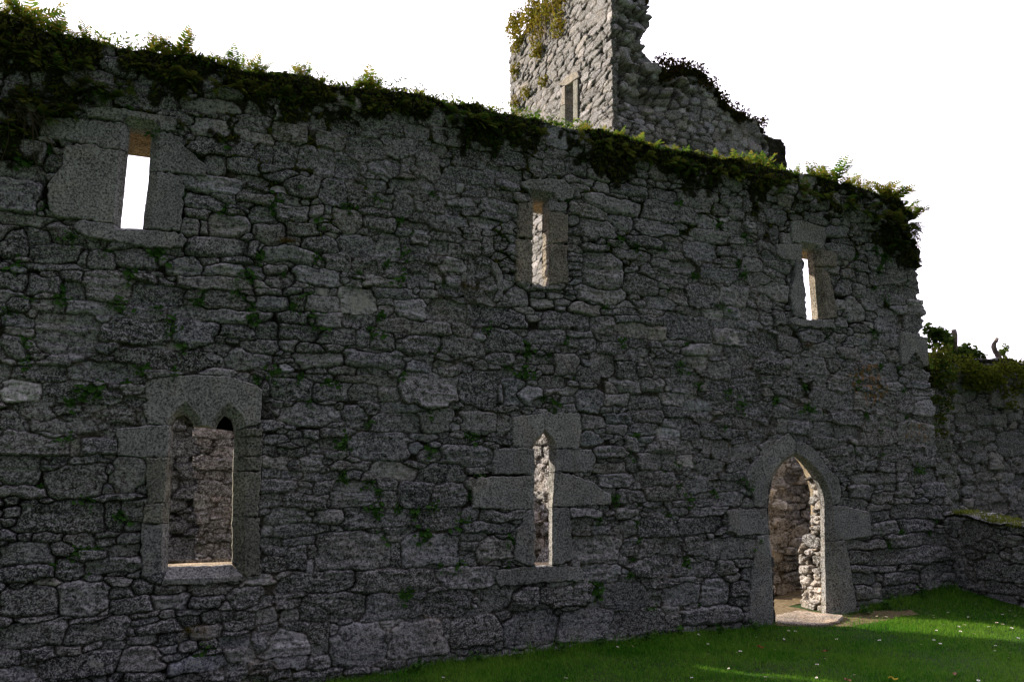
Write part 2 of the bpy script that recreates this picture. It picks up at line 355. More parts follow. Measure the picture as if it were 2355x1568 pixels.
# every stone one can pick out in the wall: centre x, y, width, height, turn (deg) in tile pixels
STONES = {
'A': "40,390,110,90 110,770,200,180 1280,850,460,170 1400,690,420,130 1690,670,180,80 1800,1090,330,160 2140,1060,250,120 1950,1260,560,140 1850,1390,150,170 2090,1400,260,150 2260,1310,180,120 180,1270,420,190 130,1450,450,170",
'B': "400,920,230,140 280,990,190,110 340,1140,290,150 460,1040,120,80 310,1310,220,200 500,1340,200,190 660,1380,150,260 700,1200,200,130 840,1090,230,110 1000,1280,290,190 830,1420,220,160 1150,1430,250,140 1270,1260,310,170 1525,1430,200,220 1590,990,170,170 1400,1130,220,110 1700,1180,250,140 1620,1300,140,110 1850,1330,210,120 2195,1005,60,90 2250,1260,200,120 2080,1490,140,100 2240,1500,170,110 1340,1390,90,160 970,1430,60,90",
'C': "600,1210,380,160 800,1270,250,160 80,1330,260,160 100,1240,190,60 310,1400,100,120 490,1310,180,70 480,1420,220,120 650,1420,200,150 700,1530,150,60 330,1320,90,60",
'D': "50,610,120,110 310,640,140,120 60,770,130,100 210,780,200,140 150,920,190,150 590,800,230,100 740,830,90,60 940,890,90,90 1050,950,110,80 760,900,200,110 800,1080,250,130 830,990,160,60 150,1070,160,110 230,1210,250,80 100,1320,220,130 200,1440,250,180 840,1380,160,140 1190,1080,150,90 1100,1170,120,90 1240,1200,110,90 1400,1090,120,130 1330,1190,120,100 1420,1220,60,40 1250,1320,160,130 1410,1300,90,110 1400,1380,110,60 1120,1330,160,110 980,1310,110,80 1190,1410,180,90 1370,1440,160,100 950,1420,120,110 1080,1470,140,110,-20 1250,1500,150,90 990,1530,210,90 1430,1530,120,70 1380,780,50,70 860,1290,160,110",
'E': "150,150,370,340 350,250,50,70 350,325,90,60 220,370,480,100 110,560,230,260 330,510,240,140 470,650,430,150,6 700,710,70,120 860,720,230,140 1180,700,350,160 1450,700,120,80 1580,770,280,150 1800,730,200,70 2030,740,250,60 1860,610,500,170 1640,430,170,130 1745,440,55,110 1950,430,330,190 1700,330,180,80 1760,240,290,110 1920,200,190,80 1830,80,520,140 1990,820,450,120 1850,920,620,120 1200,870,240,60 1420,900,150,50 1340,1030,480,210 920,960,420,280 620,870,180,90 660,1000,220,130 420,780,440,40 190,720,100,40 370,930,350,140 130,1080,200,110 450,1110,300,100 800,1130,420,130 1230,1170,380,110 1830,1200,830,120 1930,1080,370,150 1670,1020,140,80 580,1340,560,360 150,1230,270,90 190,1330,230,60 110,1450,220,180 1180,1340,520,190 1690,1370,370,210 2050,1330,280,120",
'F': "330,200,180,90 700,150,220,230 900,80,130,80 950,190,230,150 1090,80,150,90 1190,200,140,60 1160,260,130,60 1400,110,300,110 1660,90,170,100 1800,110,80,70 1940,150,190,90 2060,160,30,90 2170,90,220,70 2170,190,180,80 2310,190,100,70 1310,260,170,180 1440,270,80,80 1590,280,150,80 1800,230,240,65 2140,280,300,110 1740,300,140,70 1900,320,190,50 2080,360,260,60 1490,360,200,65 1730,390,250,80 1990,410,250,75 2220,480,130,90 1420,440,220,55 1610,450,150,50 1760,475,110,40 1890,470,160,55 2040,490,100,36 1700,530,220,55 1900,525,130,45 1460,550,130,65 1330,560,60,50 1610,610,150,95 1750,650,110,100 1890,620,150,110 2040,600,90,150 2150,590,150,110 820,390,250,200 1130,420,250,120 1080,310,240,55 355,320,300,150 570,310,120,100 590,410,150,35 660,320,55,65 450,480,290,105 180,490,290,170 600,600,320,130 390,560,140,45 920,610,320,170 1190,610,210,200 1430,640,200,55 1420,700,200,55 320,690,420,135 40,620,80,140 90,610,30,75 740,750,220,130 1040,770,260,120 1270,770,110,45 1220,820,120,90 1450,790,160,90 1580,730,120,55 1580,830,80,70 1740,780,210,110 1430,880,180,75 1130,900,290,75 580,870,380,145 190,810,200,85 280,760,130,45 50,830,180,120 900,910,110,75 1570,885,90,80 1730,920,110,95 1830,870,40,60 1895,850,72,310 2015,790,70,50 1990,860,110,45 2050,950,100,80 2030,1040,140,50 2210,790,100,35 2220,880,80,35 2290,1030,180,165 1260,1010,320,95 1420,990,55,75,-30 1530,1020,120,65 1700,990,210,75 180,1010,210,55 370,1010,120,55 650,1010,180,75 940,1080,300,220 650,1110,270,150 430,1110,115,145 210,1110,300,140 400,1220,250,95 1190,1170,100,95 1180,1080,110,55 1380,1150,240,165 1700,1170,320,185 2130,1210,430,150 550,1240,90,45 970,1250,250,85 1420,1300,570,115,-3 1820,1340,170,115 1880,1200,50,115 170,1330,180,135 40,1250,90,115 430,1340,380,125 840,1350,130,35 980,1410,120,135 1155,1430,200,155 1310,1390,110,55 1440,1460,330,160 1820,1480,330,185 2180,1430,330,210 1970,1390,120,75 100,1470,280,135 750,1400,260,115 1060,1520,320,75",
'G': "690,40,230,80 890,110,160,80 1130,130,300,110 1040,190,160,50 1180,220,130,60 990,260,470,140 740,320,310,110 500,255,160,65 850,480,330,160 640,490,110,40 640,560,100,45 645,630,110,45 650,710,110,65 650,785,110,45 640,850,90,35 660,910,80,45 610,960,70,40 470,965,170,40 640,390,90,80 1050,420,200,130 1330,450,350,120 1450,320,440,160 1420,170,230,100 1700,210,350,180 1870,270,150,90 1790,410,170,110 2190,170,140,100 2020,330,110,75 2020,460,150,135 2210,340,160,105 2290,490,150,145 2130,250,100,45 1000,590,190,55 880,570,60,55 1250,570,290,90 1490,600,140,75 1480,540,150,45 830,630,180,55 1150,680,300,80 1430,680,260,75 1700,650,280,155 1800,520,300,105 1910,660,120,65 2100,650,210,75 2290,650,140,115 2020,570,140,45 1380,750,150,85 1560,790,190,100 1220,760,160,45 1150,800,110,35 1100,735,60,30 880,820,350,325 1210,930,280,180 1080,870,30,55 1400,870,380,120,-4 1950,760,130,105 1900,840,300,100 2170,780,170,105 2300,840,120,115 1530,1060,180,105,-12 1740,1030,290,220 2010,1030,260,170 860,1020,390,130 1380,1100,250,105 330,1010,90,55 500,1030,110,45 630,1005,80,36 390,1090,160,55 540,1080,100,65 740,1150,240,105 1030,1170,320,65 1280,1180,170,55 1600,1180,220,65 1820,1195,180,75 1985,1185,140,85 2150,1200,180,95 570,1260,390,160 890,1290,210,145 1100,1240,200,65 1310,1250,220,75 1620,1310,370,230 1860,1280,120,65 2010,1280,170,65 2200,1270,110,75 1960,1390,290,145 1230,1340,410,120 410,1390,330,125 690,1370,220,55 940,1390,240,55 1330,1450,120,55 1520,1450,250,45 750,1450,160,115 970,1480,250,110 1190,1430,130,45 630,1450,110,75 2230,1420,220,110 1740,1500,320,100 2060,1510,300,80 2290,1050,150,170 190,1340,120,55",
'H': "920,70,160,190 800,180,100,85 1170,180,190,210 1410,200,170,150 1090,130,130,75 1430,80,130,105 140,170,160,85 250,170,120,110 130,370,230,160 350,390,200,145 310,260,120,85 550,320,210,105 630,440,190,125 780,310,130,75 930,350,200,65 1190,340,160,105 870,460,200,105 1220,480,120,85 510,590,300,210 720,560,150,85 310,560,100,85 300,620,90,45 150,590,240,105 870,590,180,95 1020,640,160,170 1200,620,160,165 1450,630,220,120 140,710,140,75 310,760,260,155 640,850,260,165 850,840,110,175 960,860,150,155 1160,870,200,195 1330,870,120,190 1470,720,130,45 1480,790,170,45 1440,840,150,45 1500,920,170,145 1490,1040,130,55 250,960,180,105 480,980,250,105 850,1020,300,115 1120,1060,280,110 840,1130,220,110 1110,1180,320,105 1440,1140,330,200,-5 130,1080,170,115 280,1080,100,105 420,1100,150,105 520,1080,50,45 630,1110,200,95 50,1180,150,125 640,1210,200,80 740,1300,180,65 860,1290,80,65 1060,1290,120,75 1290,1290,260,95 1470,1300,70,65 1560,1300,110,75 760,1380,130,65 1010,1410,170,65 1180,1430,140,95 1330,1420,140,95 1500,1390,210,85 830,1440,200,55 1080,1540,330,85 1330,1520,110,65 1480,1510,230,105 1670,1450,80,105",
'I': "1440,90,870,170 2150,80,380,165 330,190,420,145 880,180,620,155 160,350,330,175 510,350,280,145 1130,350,200,75 1150,445,140,65 880,400,280,130 1180,280,60,35 1220,270,40,65 2300,330,100,145 2300,450,100,55 2300,530,110,85 690,545,120,35 660,585,130,30 300,520,300,130 530,500,250,50 1020,570,310,115 1180,570,50,75 900,665,80,55 550,640,560,90 280,800,560,165 1080,840,800,130 1180,710,480,120 625,830,80,125 490,930,170,55 720,940,320,50 410,990,150,45 370,940,80,36 910,925,90,36 1090,1070,300,300 160,1030,340,240 640,1120,470,270 1320,950,160,55 180,1220,340,95 110,1400,130,75 70,1490,140,65 540,1430,760,270 980,1410,180,250 1000,1270,330,55 1150,1510,170,45",
'J': "1090,80,480,165 590,100,360,120 1480,150,190,85 1710,180,140,85 330,330,410,170 240,220,220,36 600,250,150,45 700,350,280,140 980,360,250,110 1050,260,380,50 1200,370,180,110 1540,340,480,280 1970,350,330,290 2250,370,190,210 190,450,170,65 170,525,140,85 510,550,510,210 780,490,60,45 890,540,180,105 1040,470,150,55 1040,520,70,36 1290,480,330,80 720,640,140,60 905,635,160,65 1280,620,420,160 1570,610,280,190 1960,630,300,190 2180,640,110,190 750,715,230,65 510,740,140,65 380,740,120,55 230,780,140,65 170,865,110,55 340,870,190,55 690,820,200,75 540,840,100,65 1120,830,550,240 1500,755,210,36 1780,775,270,45 2120,790,150,28 1560,910,170,85 1860,910,420,170 210,960,210,85 520,970,180,125 650,960,80,45 390,1000,70,55 860,1000,320,75 1240,1040,390,140 1640,1060,390,145 1420,970,110,36 1930,1040,140,36 360,1060,150,75 170,1060,150,55 620,1080,320,55 880,1070,140,75 1000,1100,100,45 250,1170,290,105 460,1150,110,55 620,1170,170,95 890,1240,400,220 1180,1160,180,85 1190,1280,150,135 1420,1230,270,215 1710,1250,310,180 185,1290,170,85 480,1300,350,115 680,1300,40,45 340,1430,370,135 690,1430,240,125 1120,1440,600,150 1630,1450,340,180 1890,1420,130,80 2160,1410,330,80 2050,1520,380,80",
'K': "560,130,210,180 340,90,200,65 450,280,230,100 160,380,350,170 290,430,140,70 520,490,240,80 760,440,250,180 540,350,260,60 880,130,200,190 1100,190,170,150 1300,300,200,90 1390,110,130,75 1860,290,170,85 2110,330,270,200 2050,80,220,130 1000,430,200,85 1250,450,250,105 1250,570,270,105 1030,590,250,105 2230,480,240,105 1970,490,220,105 800,620,230,105 1000,680,170,95 1230,690,230,105 1430,700,200,75,8 1500,630,170,75 1640,710,150,115 2060,620,180,85 2270,640,150,115,-14 2190,750,150,95 1260,770,150,55 1470,820,360,120 1130,810,120,110 1860,850,230,155 2090,860,220,120 1700,800,90,65 950,880,250,80 1280,960,220,145 1140,970,110,115 1460,930,120,75 1480,1020,140,65 1590,950,130,85 1690,930,70,45 1800,980,220,120 2050,990,150,85 2010,1080,170,65 970,1000,280,80 1000,1110,270,110 1350,1110,290,120 1690,1160,200,140 1920,1150,280,75 1150,1250,220,100 1420,1240,400,110 1780,1250,130,55 1960,1280,240,120 1760,1310,130,45 2110,1310,90,95",
'O': "750,110,250,65 720,220,180,115 1090,120,190,80 1380,110,140,55 1540,110,180,55 1790,110,320,65 2110,190,300,200 1370,240,320,165 1720,230,370,145 1070,260,220,120 830,420,400,220 1370,410,320,130 1990,430,410,180 1650,400,150,150 2130,330,160,36 2090,555,150,55 1940,590,170,105 1680,600,360,110 1310,580,370,170 890,640,290,145 580,830,430,180 1060,830,400,220 1370,740,250,50 1570,695,140,24 1330,800,110,45 1350,870,90,65 1560,820,310,160,4 1840,790,260,235 2070,770,180,120 2070,880,150,65 160,860,370,200 860,920,110,36 820,840,50,80 90,1030,140,60 270,1110,480,290 490,990,80,55 740,1090,450,270 955,1120,80,125 1200,1060,430,210 1490,1060,140,135 1830,1000,500,150 2110,1010,40,80 2110,945,60,45 900,1210,300,36",
'L': "1130,70,190,65 1130,150,180,105 1440,110,430,145 1190,250,240,105 1450,230,290,105 1640,260,70,45 990,380,360,75 1460,350,470,105 950,500,220,110 1380,490,640,135 1090,590,400,55 1380,590,180,55 1570,670,190,200 1000,670,190,95 1320,670,300,95 1130,670,40,55 990,800,150,105 1310,790,290,105 1120,770,60,125 1080,880,260,36",
'M': "210,480,420,170 200,640,460,120 600,600,270,150 980,570,400,120 1040,440,240,100 250,870,500,230 720,840,420,270 1030,700,160,55 1040,800,190,75 1240,750,160,115 1130,900,310,105 890,950,90,45 1460,770,240,50 1790,770,320,75 2020,715,120,45 2100,830,270,150 1470,880,270,115 1760,865,270,80 1430,975,130,55 1580,965,160,24 1860,990,280,105,3 2100,970,140,45 1630,1035,170,85 1930,900,110,65 2050,1060,230,95 2280,1000,160,135 2300,1100,110,55 280,1160,580,210,6 850,1110,530,190,5 690,1030,330,45,4 310,1020,160,28 1360,1080,330,105 1140,1120,90,65 1760,1130,290,115 1980,1140,160,36 590,1280,230,80,6 350,1320,250,120,8 100,1370,220,120 800,1255,160,45 1000,1240,190,65,6 1240,1195,230,65 1480,1180,230,75,6 1450,1275,120,65 1800,1240,140,75 1600,1250,130,80 2020,1220,280,105 2270,1240,220,200 310,1405,90,28 690,1420,640,200,4 1220,1370,380,200 1700,1400,400,120 2090,1330,290,105 150,1500,330,105 1230,1530,270,75 2020,1480,210,115 2240,1440,230,65 1830,1510,160,55 1560,1540,300,36",
'N': "450,270,480,115 150,275,80,85 740,260,100,55 190,380,150,75 430,375,300,55 380,500,180,170 540,450,110,80 525,555,70,95 880,440,610,320 1245,480,80,185 1060,290,130,55 1260,280,220,65 1200,340,160,45 1550,440,490,250 1880,400,150,80 1880,510,120,85 2100,430,290,210 580,710,600,170 1250,700,690,180 1850,670,480,180 2230,670,250,135 260,850,270,45 350,900,150,65 370,1010,160,95 710,930,510,220 1180,920,380,215 1420,970,110,80 1430,820,110,55 1700,900,410,210 1940,880,50,45 2170,860,400,200 1910,975,100,45 420,1090,190,75 250,1240,480,210 590,1190,140,250 720,1130,80,95 930,1240,510,360 1200,1170,60,95 1210,1080,210,75 1440,1200,480,310 1690,1120,80,165 1930,1140,430,270 2220,1020,160,65 2130,1250,80,65 600,1380,180,95 320,1400,250,80 90,1460,200,80 600,1500,420,85 900,1470,200,55 1220,1420,210,85 1500,1370,330,55 290,1550,130,28"}
# dressed blocks: (kind, part, material, polygon in tile pixels; a third and fourth number shift the front corner = chamfer)
OPEN = {
 'upper_left': ('w', [(478,165),(607,182),(552,772),(420,765)]),
 'upper_centre': ('c', [(240,168),(352,182),(350,788),(235,775)]),
 'upper_right': ('r', [(193,258),(270,268),(280,388),(307,762),(232,765)]),
 'lower_centre': ('s', [(226,767),(226,190),(236,168),(256,150),(271,122),(286,150),(300,180),(302,767)]),
 'twin': ('t', [(170,812),(178,600),(187,375),(192,248),(203,216),(234,205),(256,222),(278,255),(362,262),(375,235),(401,212),(425,230),(435,272),(438,300),(430,430),(427,803)]),
 'door': ('d', [(348,1500),(330,1000),(300,650),(318,505),(335,450),(370,392),(420,335),(498,292),(550,345),(600,400),(640,460),(670,530),(688,600),(692,650),(705,1440)])}
BLOCKS = {
 'upper_left': [
  ('lintel',1,[(215,60),(260,35),(470,55),(600,85),(690,95),(760,100),(752,190),(655,182),(607,182,45,-52),(478,165,-40,-70),(430,133),(330,112),(235,100)]),
  ('jamb',0,[(-65,140),(-20,98),(240,120),(430,138),(478,165,-40,-27),(466,312,-42,-23),(425,292),(320,283),(210,258),(60,235),(-55,215)]),
  ('jamb',1,[(88,268),(240,266),(330,294),(420,300),(464,318,-44,-18),(420,765,-37,-30),(375,735),(200,712),(50,695),(-15,655),(-12,500),(70,390)]),
  ('sill',0,[(150,738),(210,718),(375,740),(420,765,-30,4),(552,772,24,4),(590,772),(700,784),(790,797),(820,840),(790,880),(600,880),(420,850),(200,810),(140,770)]),
  ('jamb',0,[(607,182,43,8),(695,188),(780,220),(800,280),(870,330),(930,390),(930,455),(820,445),(700,430),(592,424,46,2)]),
  ('jamb',0,[(592,428,45,2),(700,437),(790,457),(800,560),(795,650),(790,690),(770,780),(700,780),(552,770,33,-4)])],
 'upper_centre': [
  ('lintel',1,[(145,60),(200,30),(330,20),(460,30),(500,70),(538,120),(530,170),(470,178),(405,174),(352,182,48,-50),(240,168,-18,-66),(222,145),(215,120),(150,75)]),
  ('jamb',2,[(135,205),(222,190),(240,170),(238,463),(215,450),(128,445)]),
  ('jamb',2,[(115,462),(215,457),(237,470),(235,775),(115,760)]),
  ('jamb',0,[(352,184),(480,195),(490,230),(475,262),(352,256)]),
  ('jamb',2,[(352,260),(490,280),(488,480),(352,492)]),
  ('jamb',2,[(352,497),(480,502),(492,775),(410,780),(350,788)]),
  ('sill',1,[(237,778),(310,797),(350,791),(400,785),(470,810),(430,825),(320,820),(240,805)])],
 'upper_right': [
  ('lintel',1,[(115,60),(200,55),(300,90),(360,110),(370,180),(350,262),(325,264),(270,268,50,-30),(193,258,0,-48),(180,225),(130,210),(112,140)]),
  ('jamb',0,[(145,365),(193,355),(205,430),(232,765),(135,730),(110,600),(150,430)]),
  ('jamb',1,[(10,225),(190,225),(193,258),(195,350),(60,335),(10,290)]),
  ('jamb',2,[(270,268,55,2),(350,266),(450,290),(445,390),(330,382),(280,388,50,-5)]),
  ('jamb',2,[(280,391,55,0),(340,388),(390,440),(420,560),(455,750),(307,762,63,-2)]),
  ('sill',0,[(120,745),(232,767),(307,764),(420,772),(440,830),(250,822),(120,800)])],
 'lower_centre': [
  ('arch_head',1,[(122,55),(271,37),(271,122),(256,150,-5,-3),(236,168,-5,-3),(226,190,-4,0),(226,203),(130,200),(120,170)]),
  ('arch_head',1,[(273,37),(445,40),(450,110),(440,205),(302,207,26,0),(300,180,27,4),(286,150,14,-4),(272,122,0,-6)]),
  ('jamb',0,[(40,207),(130,204),(226,206),(226,330),(30,328),(25,300)]),
  ('jamb',1,[(-75,400),(-40,345),(226,335),(226,496),(100,499),(-70,490)]),
  ('jamb',0,[(170,508),(222,502),(226,502),(226,765),(190,768),(130,740),(135,600),(165,560)]),
  ('jamb',0,[(302,210,26,0),(500,212),(520,250),(500,318),(302,319,20,0)]),
  ('jamb',1,[(302,323,20,0),(400,326),(500,366),(590,430),(590,475),(400,483),(302,486,8,0)]),
  ('jamb',0,[(302,490,8,0),(390,488),(400,560),(405,740),(360,757),(302,763,8,0)]),
  ('sill',0,[(45,785),(180,772),(226,769),(302,766),(350,770),(440,770),(475,800),(465,835),(240,850),(60,865),(40,830)])],
 'twin': [
  ('lintel',1,[(80,80),(110,62),(230,48),(390,52),(490,80),(545,105),(540,242),(500,255),(435,272,42,-20),(425,230,40,-18),(401,212,10,-50),(375,235,-20,-13),(362,262,-22,-6),(278,255,26,-6),(256,222,32,-12),(234,205,7,-48),(203,216,-18,-4),(192,248,-27,-4),(90,245),(72,180),(85,150)]),
  ('jamb',0,[(-30,262),(90,250),(192,250,-15,0),(187,372,-15,0),(60,376),(-30,370)]),
  ('jamb',3,[(85,381),(187,376,-20,0),(178,555,-20,0),(95,560),(80,450)]),
  ('jamb',3,[(75,564),(178,558,-28,0),(176,637,-28,0),(70,640)]),
  ('jamb',0,[(65,644),(176,641,-25,0),(170,812,-20,46),(70,855),(60,700)]),
  ('jamb',3,[(435,274,45,-14),(548,260),(548,292),(438,292,45,0)]),
  ('jamb',3,[(438,295,45,0),(548,296),(548,370),(433,371,45,0)]),
  ('jamb',3,[(433,374,45,0),(548,375),(545,431),(430,430,45,0)]),
  ('jamb',3,[(430,434,45,0),(545,435),(530,612),(428,610,45,0)]),
  ('jamb',3,[(428,613,45,0),(535,617),(540,845),(480,850),(427,803,45,45)]),
  ('sill',0,[(170,814,-14,42),(427,805,44,42),(478,868),(300,884),(145,887)])],
 'door': [
  ('voussoir',1,[(499,195),(450,140),(385,180),(280,205),(250,290),(262,400),(318,505,-12,0),(335,450,-12,-3),(370,392,-10,-6),(420,335,-8,-8),(498,292,0,-10)]),
  ('voussoir',0,[(250,297),(180,370),(155,420),(160,520),(210,590),(205,650),(285,663),(300,645,-8,0),(318,507,-12,0),(261,402)]),
  ('voussoir',0,[(501,195),(600,235),(660,300),(720,380),(800,460),(820,560),(800,638),(692,648,60,-5),(688,600,55,-5),(670,530,50,-10),(640,460,40,-15),(600,400,30,-20),(550,345,18,-18),(499,292,0,-10)]),
  ('jamb',0,[(20,680),(300,668,-6,0),(310,845,-6,0),(100,858),(30,820)]),
  ('jamb',0,[(230,857),(310,848,-8,0),(330,1000,-8,0),(348,1500,-8,0),(200,1505),(170,1420),(185,1180),(215,960)]),
  ('jamb',0,[(692,652,62,0),(810,646),(1010,690),(1025,860),(840,885),(694,892,70,0)]),
  ('jamb',0,[(694,896,72,0),(840,893),(870,1050),(915,1320),(915,1380),(835,1440),(705,1440,108,10)])]}
RELICS = [('H', [(1280,265),(1370,285),(1520,325),(1527,560),(1495,572),(1470,530),(1415,450),(1370,500),(1355,555),(1290,550)], 1),
          ('F', [(2060,740),(2110,760),(2150,830),(2170,930),(2160,1040),(2120,1085),(2090,1080),(2115,1000),(2105,900),(2080,820)], 0)]
WHITE = [('F',940,1080,150,110,1),('F',650,1000,90,45,1),('F',550,1245,50,30,1),('G',1960,1395,145,75,1),('G',2070,1090,110,60,.8),('M',690,1420,300,100,.72),('M',280,1160,200,90,.66),('M',850,1110,200,80,.62),('M',1700,1390,180,60,.8),('N',1640,1280,70,40,1),('N',1940,660,90,70,.72),('K',1425,330,24,22,1.3),('K',1225,85,20,45,1.2),('C',600,1210,180,80,.72),('C',500,1380,120,60,.62),('N',250,1230,200,90,.6),('M',1760,1130,120,50,.66),('M',1980,1220,120,50,.66),('I',980,1400,90,120,.72)]
ORANGE = [('H',1030,700,230,240,1),('H',1450,1150,140,130,1),('D',870,1300,90,190,.85),('K',1900,800,130,170,.7),('H',1050,1080,100,90,.7)]
TUFTS = {'A':"1155,915 1560,1060 1390,1090 450,1200 1880,1130 470,1330 200,1400",
'E':"610,520 930,630 1360,640 80,820 370,200 1110,900 430,1040 640,1060 1000,1100 250,1070 20,1120 1780,1020 1990,1010 2170,1150 1720,1110 1480,1340 1440,1250 270,1370 280,1530 1600,110 1900,310 2200,740 2090,890 1360,1120 510,960 1540,1420",
'F':"430,100 540,200 270,190 850,240 1520,190 620,340 170,270 1280,370 1100,160 1370,490 580,690 60,730 220,890 900,800 1310,900 1650,940 1210,750 520,1020 530,1180 660,1230 1100,1220 40,1150 1070,1390 1650,1480 2090,1310 840,1520 680,1270 300,1180 1320,660",
'G':"630,210 750,210 1020,520 920,550 1210,590 1740,310 1540,450 1960,370 1900,460 2090,520 1710,820 2070,720 2070,850 1385,940 955,1100 1890,1150 1640,1450 1100,1430 600,1470 270,1420 460,1530 1410,580 1520,230",
'H':"430,700 540,910 650,930 640,320 1240,540 950,940 1380,1010 1140,1080 870,1240 1350,760 1420,1470 1180,1370 160,850 1060,250 890,690 1080,600",
'I':"280,60 720,300 680,400 880,330 1110,290 1260,190 1490,170 2180,210 570,820 350,1250 800,1270 1110,1390",
'J':"240,210 480,170 660,270 560,380 1250,240 1600,480 1080,640 750,760 820,860 1610,790 1970,780 1860,750 2030,1030 800,1110 990,1130 1095,1180 1050,1360 1550,1370 1440,1350 1840,1180 1280,1300 1850,1440 1490,1530",
'K':"270,40 460,35 215,140 125,180 590,290 400,350 490,420 490,510 1580,190 1670,250 1950,330 2110,480 1960,620 1180,720 1130,870 850,980 1400,990 1570,1030 1010,1220 1520,1180 1330,1210 1860,1230 1660,1300 2080,1120 870,1430 1400,1420 1170,1360 1190,1520",
'O':"120,290 600,710 650,690 1100,660 820,820 750,680 1130,540 1640,480 1770,890 1260,905 40,560 2220,350 1150,300",
'L':"1190,390 1540,310 1330,280 1570,190 870,930",
'M':"900,390 660,520 490,580 770,640 650,390 1760,1310 10,770",
'N':"1490,270 1430,60 1540,90 1170,380 1620,580 1370,840 2260,290 1850,160 1860,520 1330,800",
'D':"1240,1150 1210,1130 1310,1310 1060,1350 930,1120 670,1060 230,1150 1090,1210 1180,1470 1080,1040 980,1250"}

# ------------------------------------------------------------------ ruined front wall
TH = 0.72
def parse(s): return [[float(x) for x in t.split(',')] for t in s.split()]
DARK = {('J', 1970, 350): .05, ('F', 2180, 1430): .055, ('O', 1370, 240): .05, ('O', 1720, 230): .055, ('K', 2110, 330): .06, ('F', 2130, 1210): .06, ('H', 1020, 640): .06, ('G', 1620, 1310): .075, ('F', 430, 1340): .09, ('F', 700, 150): .08, ('J', 1540, 340): .2, ('G', 880, 820): .2, ('E', 580, 1340): .19, ('J', 890, 1240): .2, ('N', 930, 1240): .17, ('M', 1980, 1220): .3, ('M', 1930, 900): .2, ('M', 1760, 1130): .32, ('M', 1700, 1400): .32, ('M', 2020, 1220): .3, ('N', 250, 1240): .3, ('M', 1450, 1275): .3, ('M', 1630, 1035): .08, ('O', 270, 1110): .19, ('O', 740, 1090): .19, ('H', 1440, 1140): .17, ('F', 1800, 230): .27, ('F', 1730, 390): .24, ('F', 1990, 410): .24, ('F', 1610, 610): .2, ('F', 1130, 900): .24, ('G', 990, 260): .24, ('G', 740, 320): .22, ('C', 600, 1210): .27, ('G', 2010, 1030): .24}
DK = {}
stones = []
for t, s in STONES.items():
    for st in parse(s):
        x, y, ww, hh = st[:4]; ang = st[4] if len(st) > 4 else 0
        if (t, int(x), int(y)) in DARK: DK[len(stones)] = DARK[(t, int(x), int(y))]
        cu, cv = tw(t, x, y); l = tw(t, x - ww / 2, y); r = tw(t, x + ww / 2, y); a_ = tw(t, x, y - hh / 2); b_ = tw(t, x, y + hh / 2)
        stones.append((cu, cv, (r[0] - l[0]) / 2 * 1.0, (a_[1] - b_[1]) / 2 * 1.0, math.radians(ang)))
RES = 1.0
us = [-2.1]
while us[-1] < 9.95: us.append(us[-1] + RES * (.0052 + .00055 * max(us[-1], 0)))
u = np.array(us, np.float32); v = np.arange(-.35, 5.62, .0066 * RES, dtype=np.float32)
# the places where dressed blocks sit, and the openings, in wall coordinates
dress = []
for k, bl in BLOCKS.items():
    t = OPEN[k][0]
    for b in bl: dress.append([tw(t, p[0], p[1]) for p in b[2]])
for t, poly, m in RELICS: dress.append([tw(t, *p) for p in poly])
opens = {k: [tw(t, *p, .05 if k not in ('upper_centre',) else .0) for p in pl] for k, (t, pl) in OPEN.items()}
def inside(cu, cv, poly):
    r = False; j = len(poly) - 1
    for i in range(len(poly)):
        if (cv < poly[i][1]) != (cv < poly[j][1]) and cu < (poly[j][0] - poly[i][0]) * (cv - poly[i][1]) / (poly[j][1] - poly[i][1]) + poly[i][0]: r = not r
        j = i
    return r
boxes = [(min(p[0] for p in d), max(p[0] for p in d), min(p[1] for p in d), max(p[1] for p in d), d) for d in dress + list(opens.values())]
def taken(cu, cv): return any(b[0] < cu < b[1] and b[2] < cv < b[3] and inside(cu, cv, b[4]) for b in boxes)
D = masonry(u, v, stones, seed=3, taken=taken, depth=.068, dark=DK)
U, V, h = D['U'], D['V'], D['h']
dm = np.zeros(U.shape, bool)
for d in dress: dm |= in_poly(U, V, d)
op = np.zeros(U.shape, bool)
for d in opens.values(): op |= in_poly(U, V, grow(d, .035))
h += .05 * np.clip((1.0 - V) / .8, 0, 1) * np.clip((3.4 - U) / 1.5, 0, 1) + .012 * fbm(U, V, .8, 2, 77)
# crest
TOPPX = [(0,30),(100,70),(200,95),(300,110),(450,130),(560,165),(650,175),(800,197),(900,207),(1000,222),(1030,235),(1170,262),(1300,290),(1420,310),(1520,340),(1600,355),(1700,370),(1800,390),(1900,410),(2000,440),(2060,458),(2100,500)]
LOWPX = [(0,320),(90,330),(200,262),(300,235),(420,272),(520,320),(620,335),(700,285),(800,275),(880,310),(960,290),(1000,300),(1080,360),(1200,360),(1260,340),(1330,400),(1400,440),(1480,430),(1560,440),(1650,450),(1740,470),(1800,500),(1830,500),(1900,500),(1960,530),(2020,545),(2060,590),(2090,610),(2110,600)]
tq = np.array([hy(*p) for p in TOPPX]); lq = np.array([hy(*p) for p in LOWPX])
def crest(x): return np.interp(x, tq[:, 0], tq[:, 1], left=tq[0, 1])
topz = crest(u) + .035 * fbm(u[None], u[None] * 0, 3.5, 3, 201)[0]
lowz = np.interp(u, lq[:, 0], lq[:, 1])
bandd = np.maximum(topz - lowz, .12)
s = (topz[None] - V) / bandd[None]
mn = fbm(U, V, 2.6, 4, 301); mn2 = fbm(U, V, 9, 3, 311)
moss = np.clip(1.05 - s * .66 + .66 * mn + .34 * mn2 + .2 * D['J'] - .12, 0, 1) * np.clip((1.45 - s) / .4, 0, 1)
low = np.clip((V - 2.6) / 2.0, 0, 1)
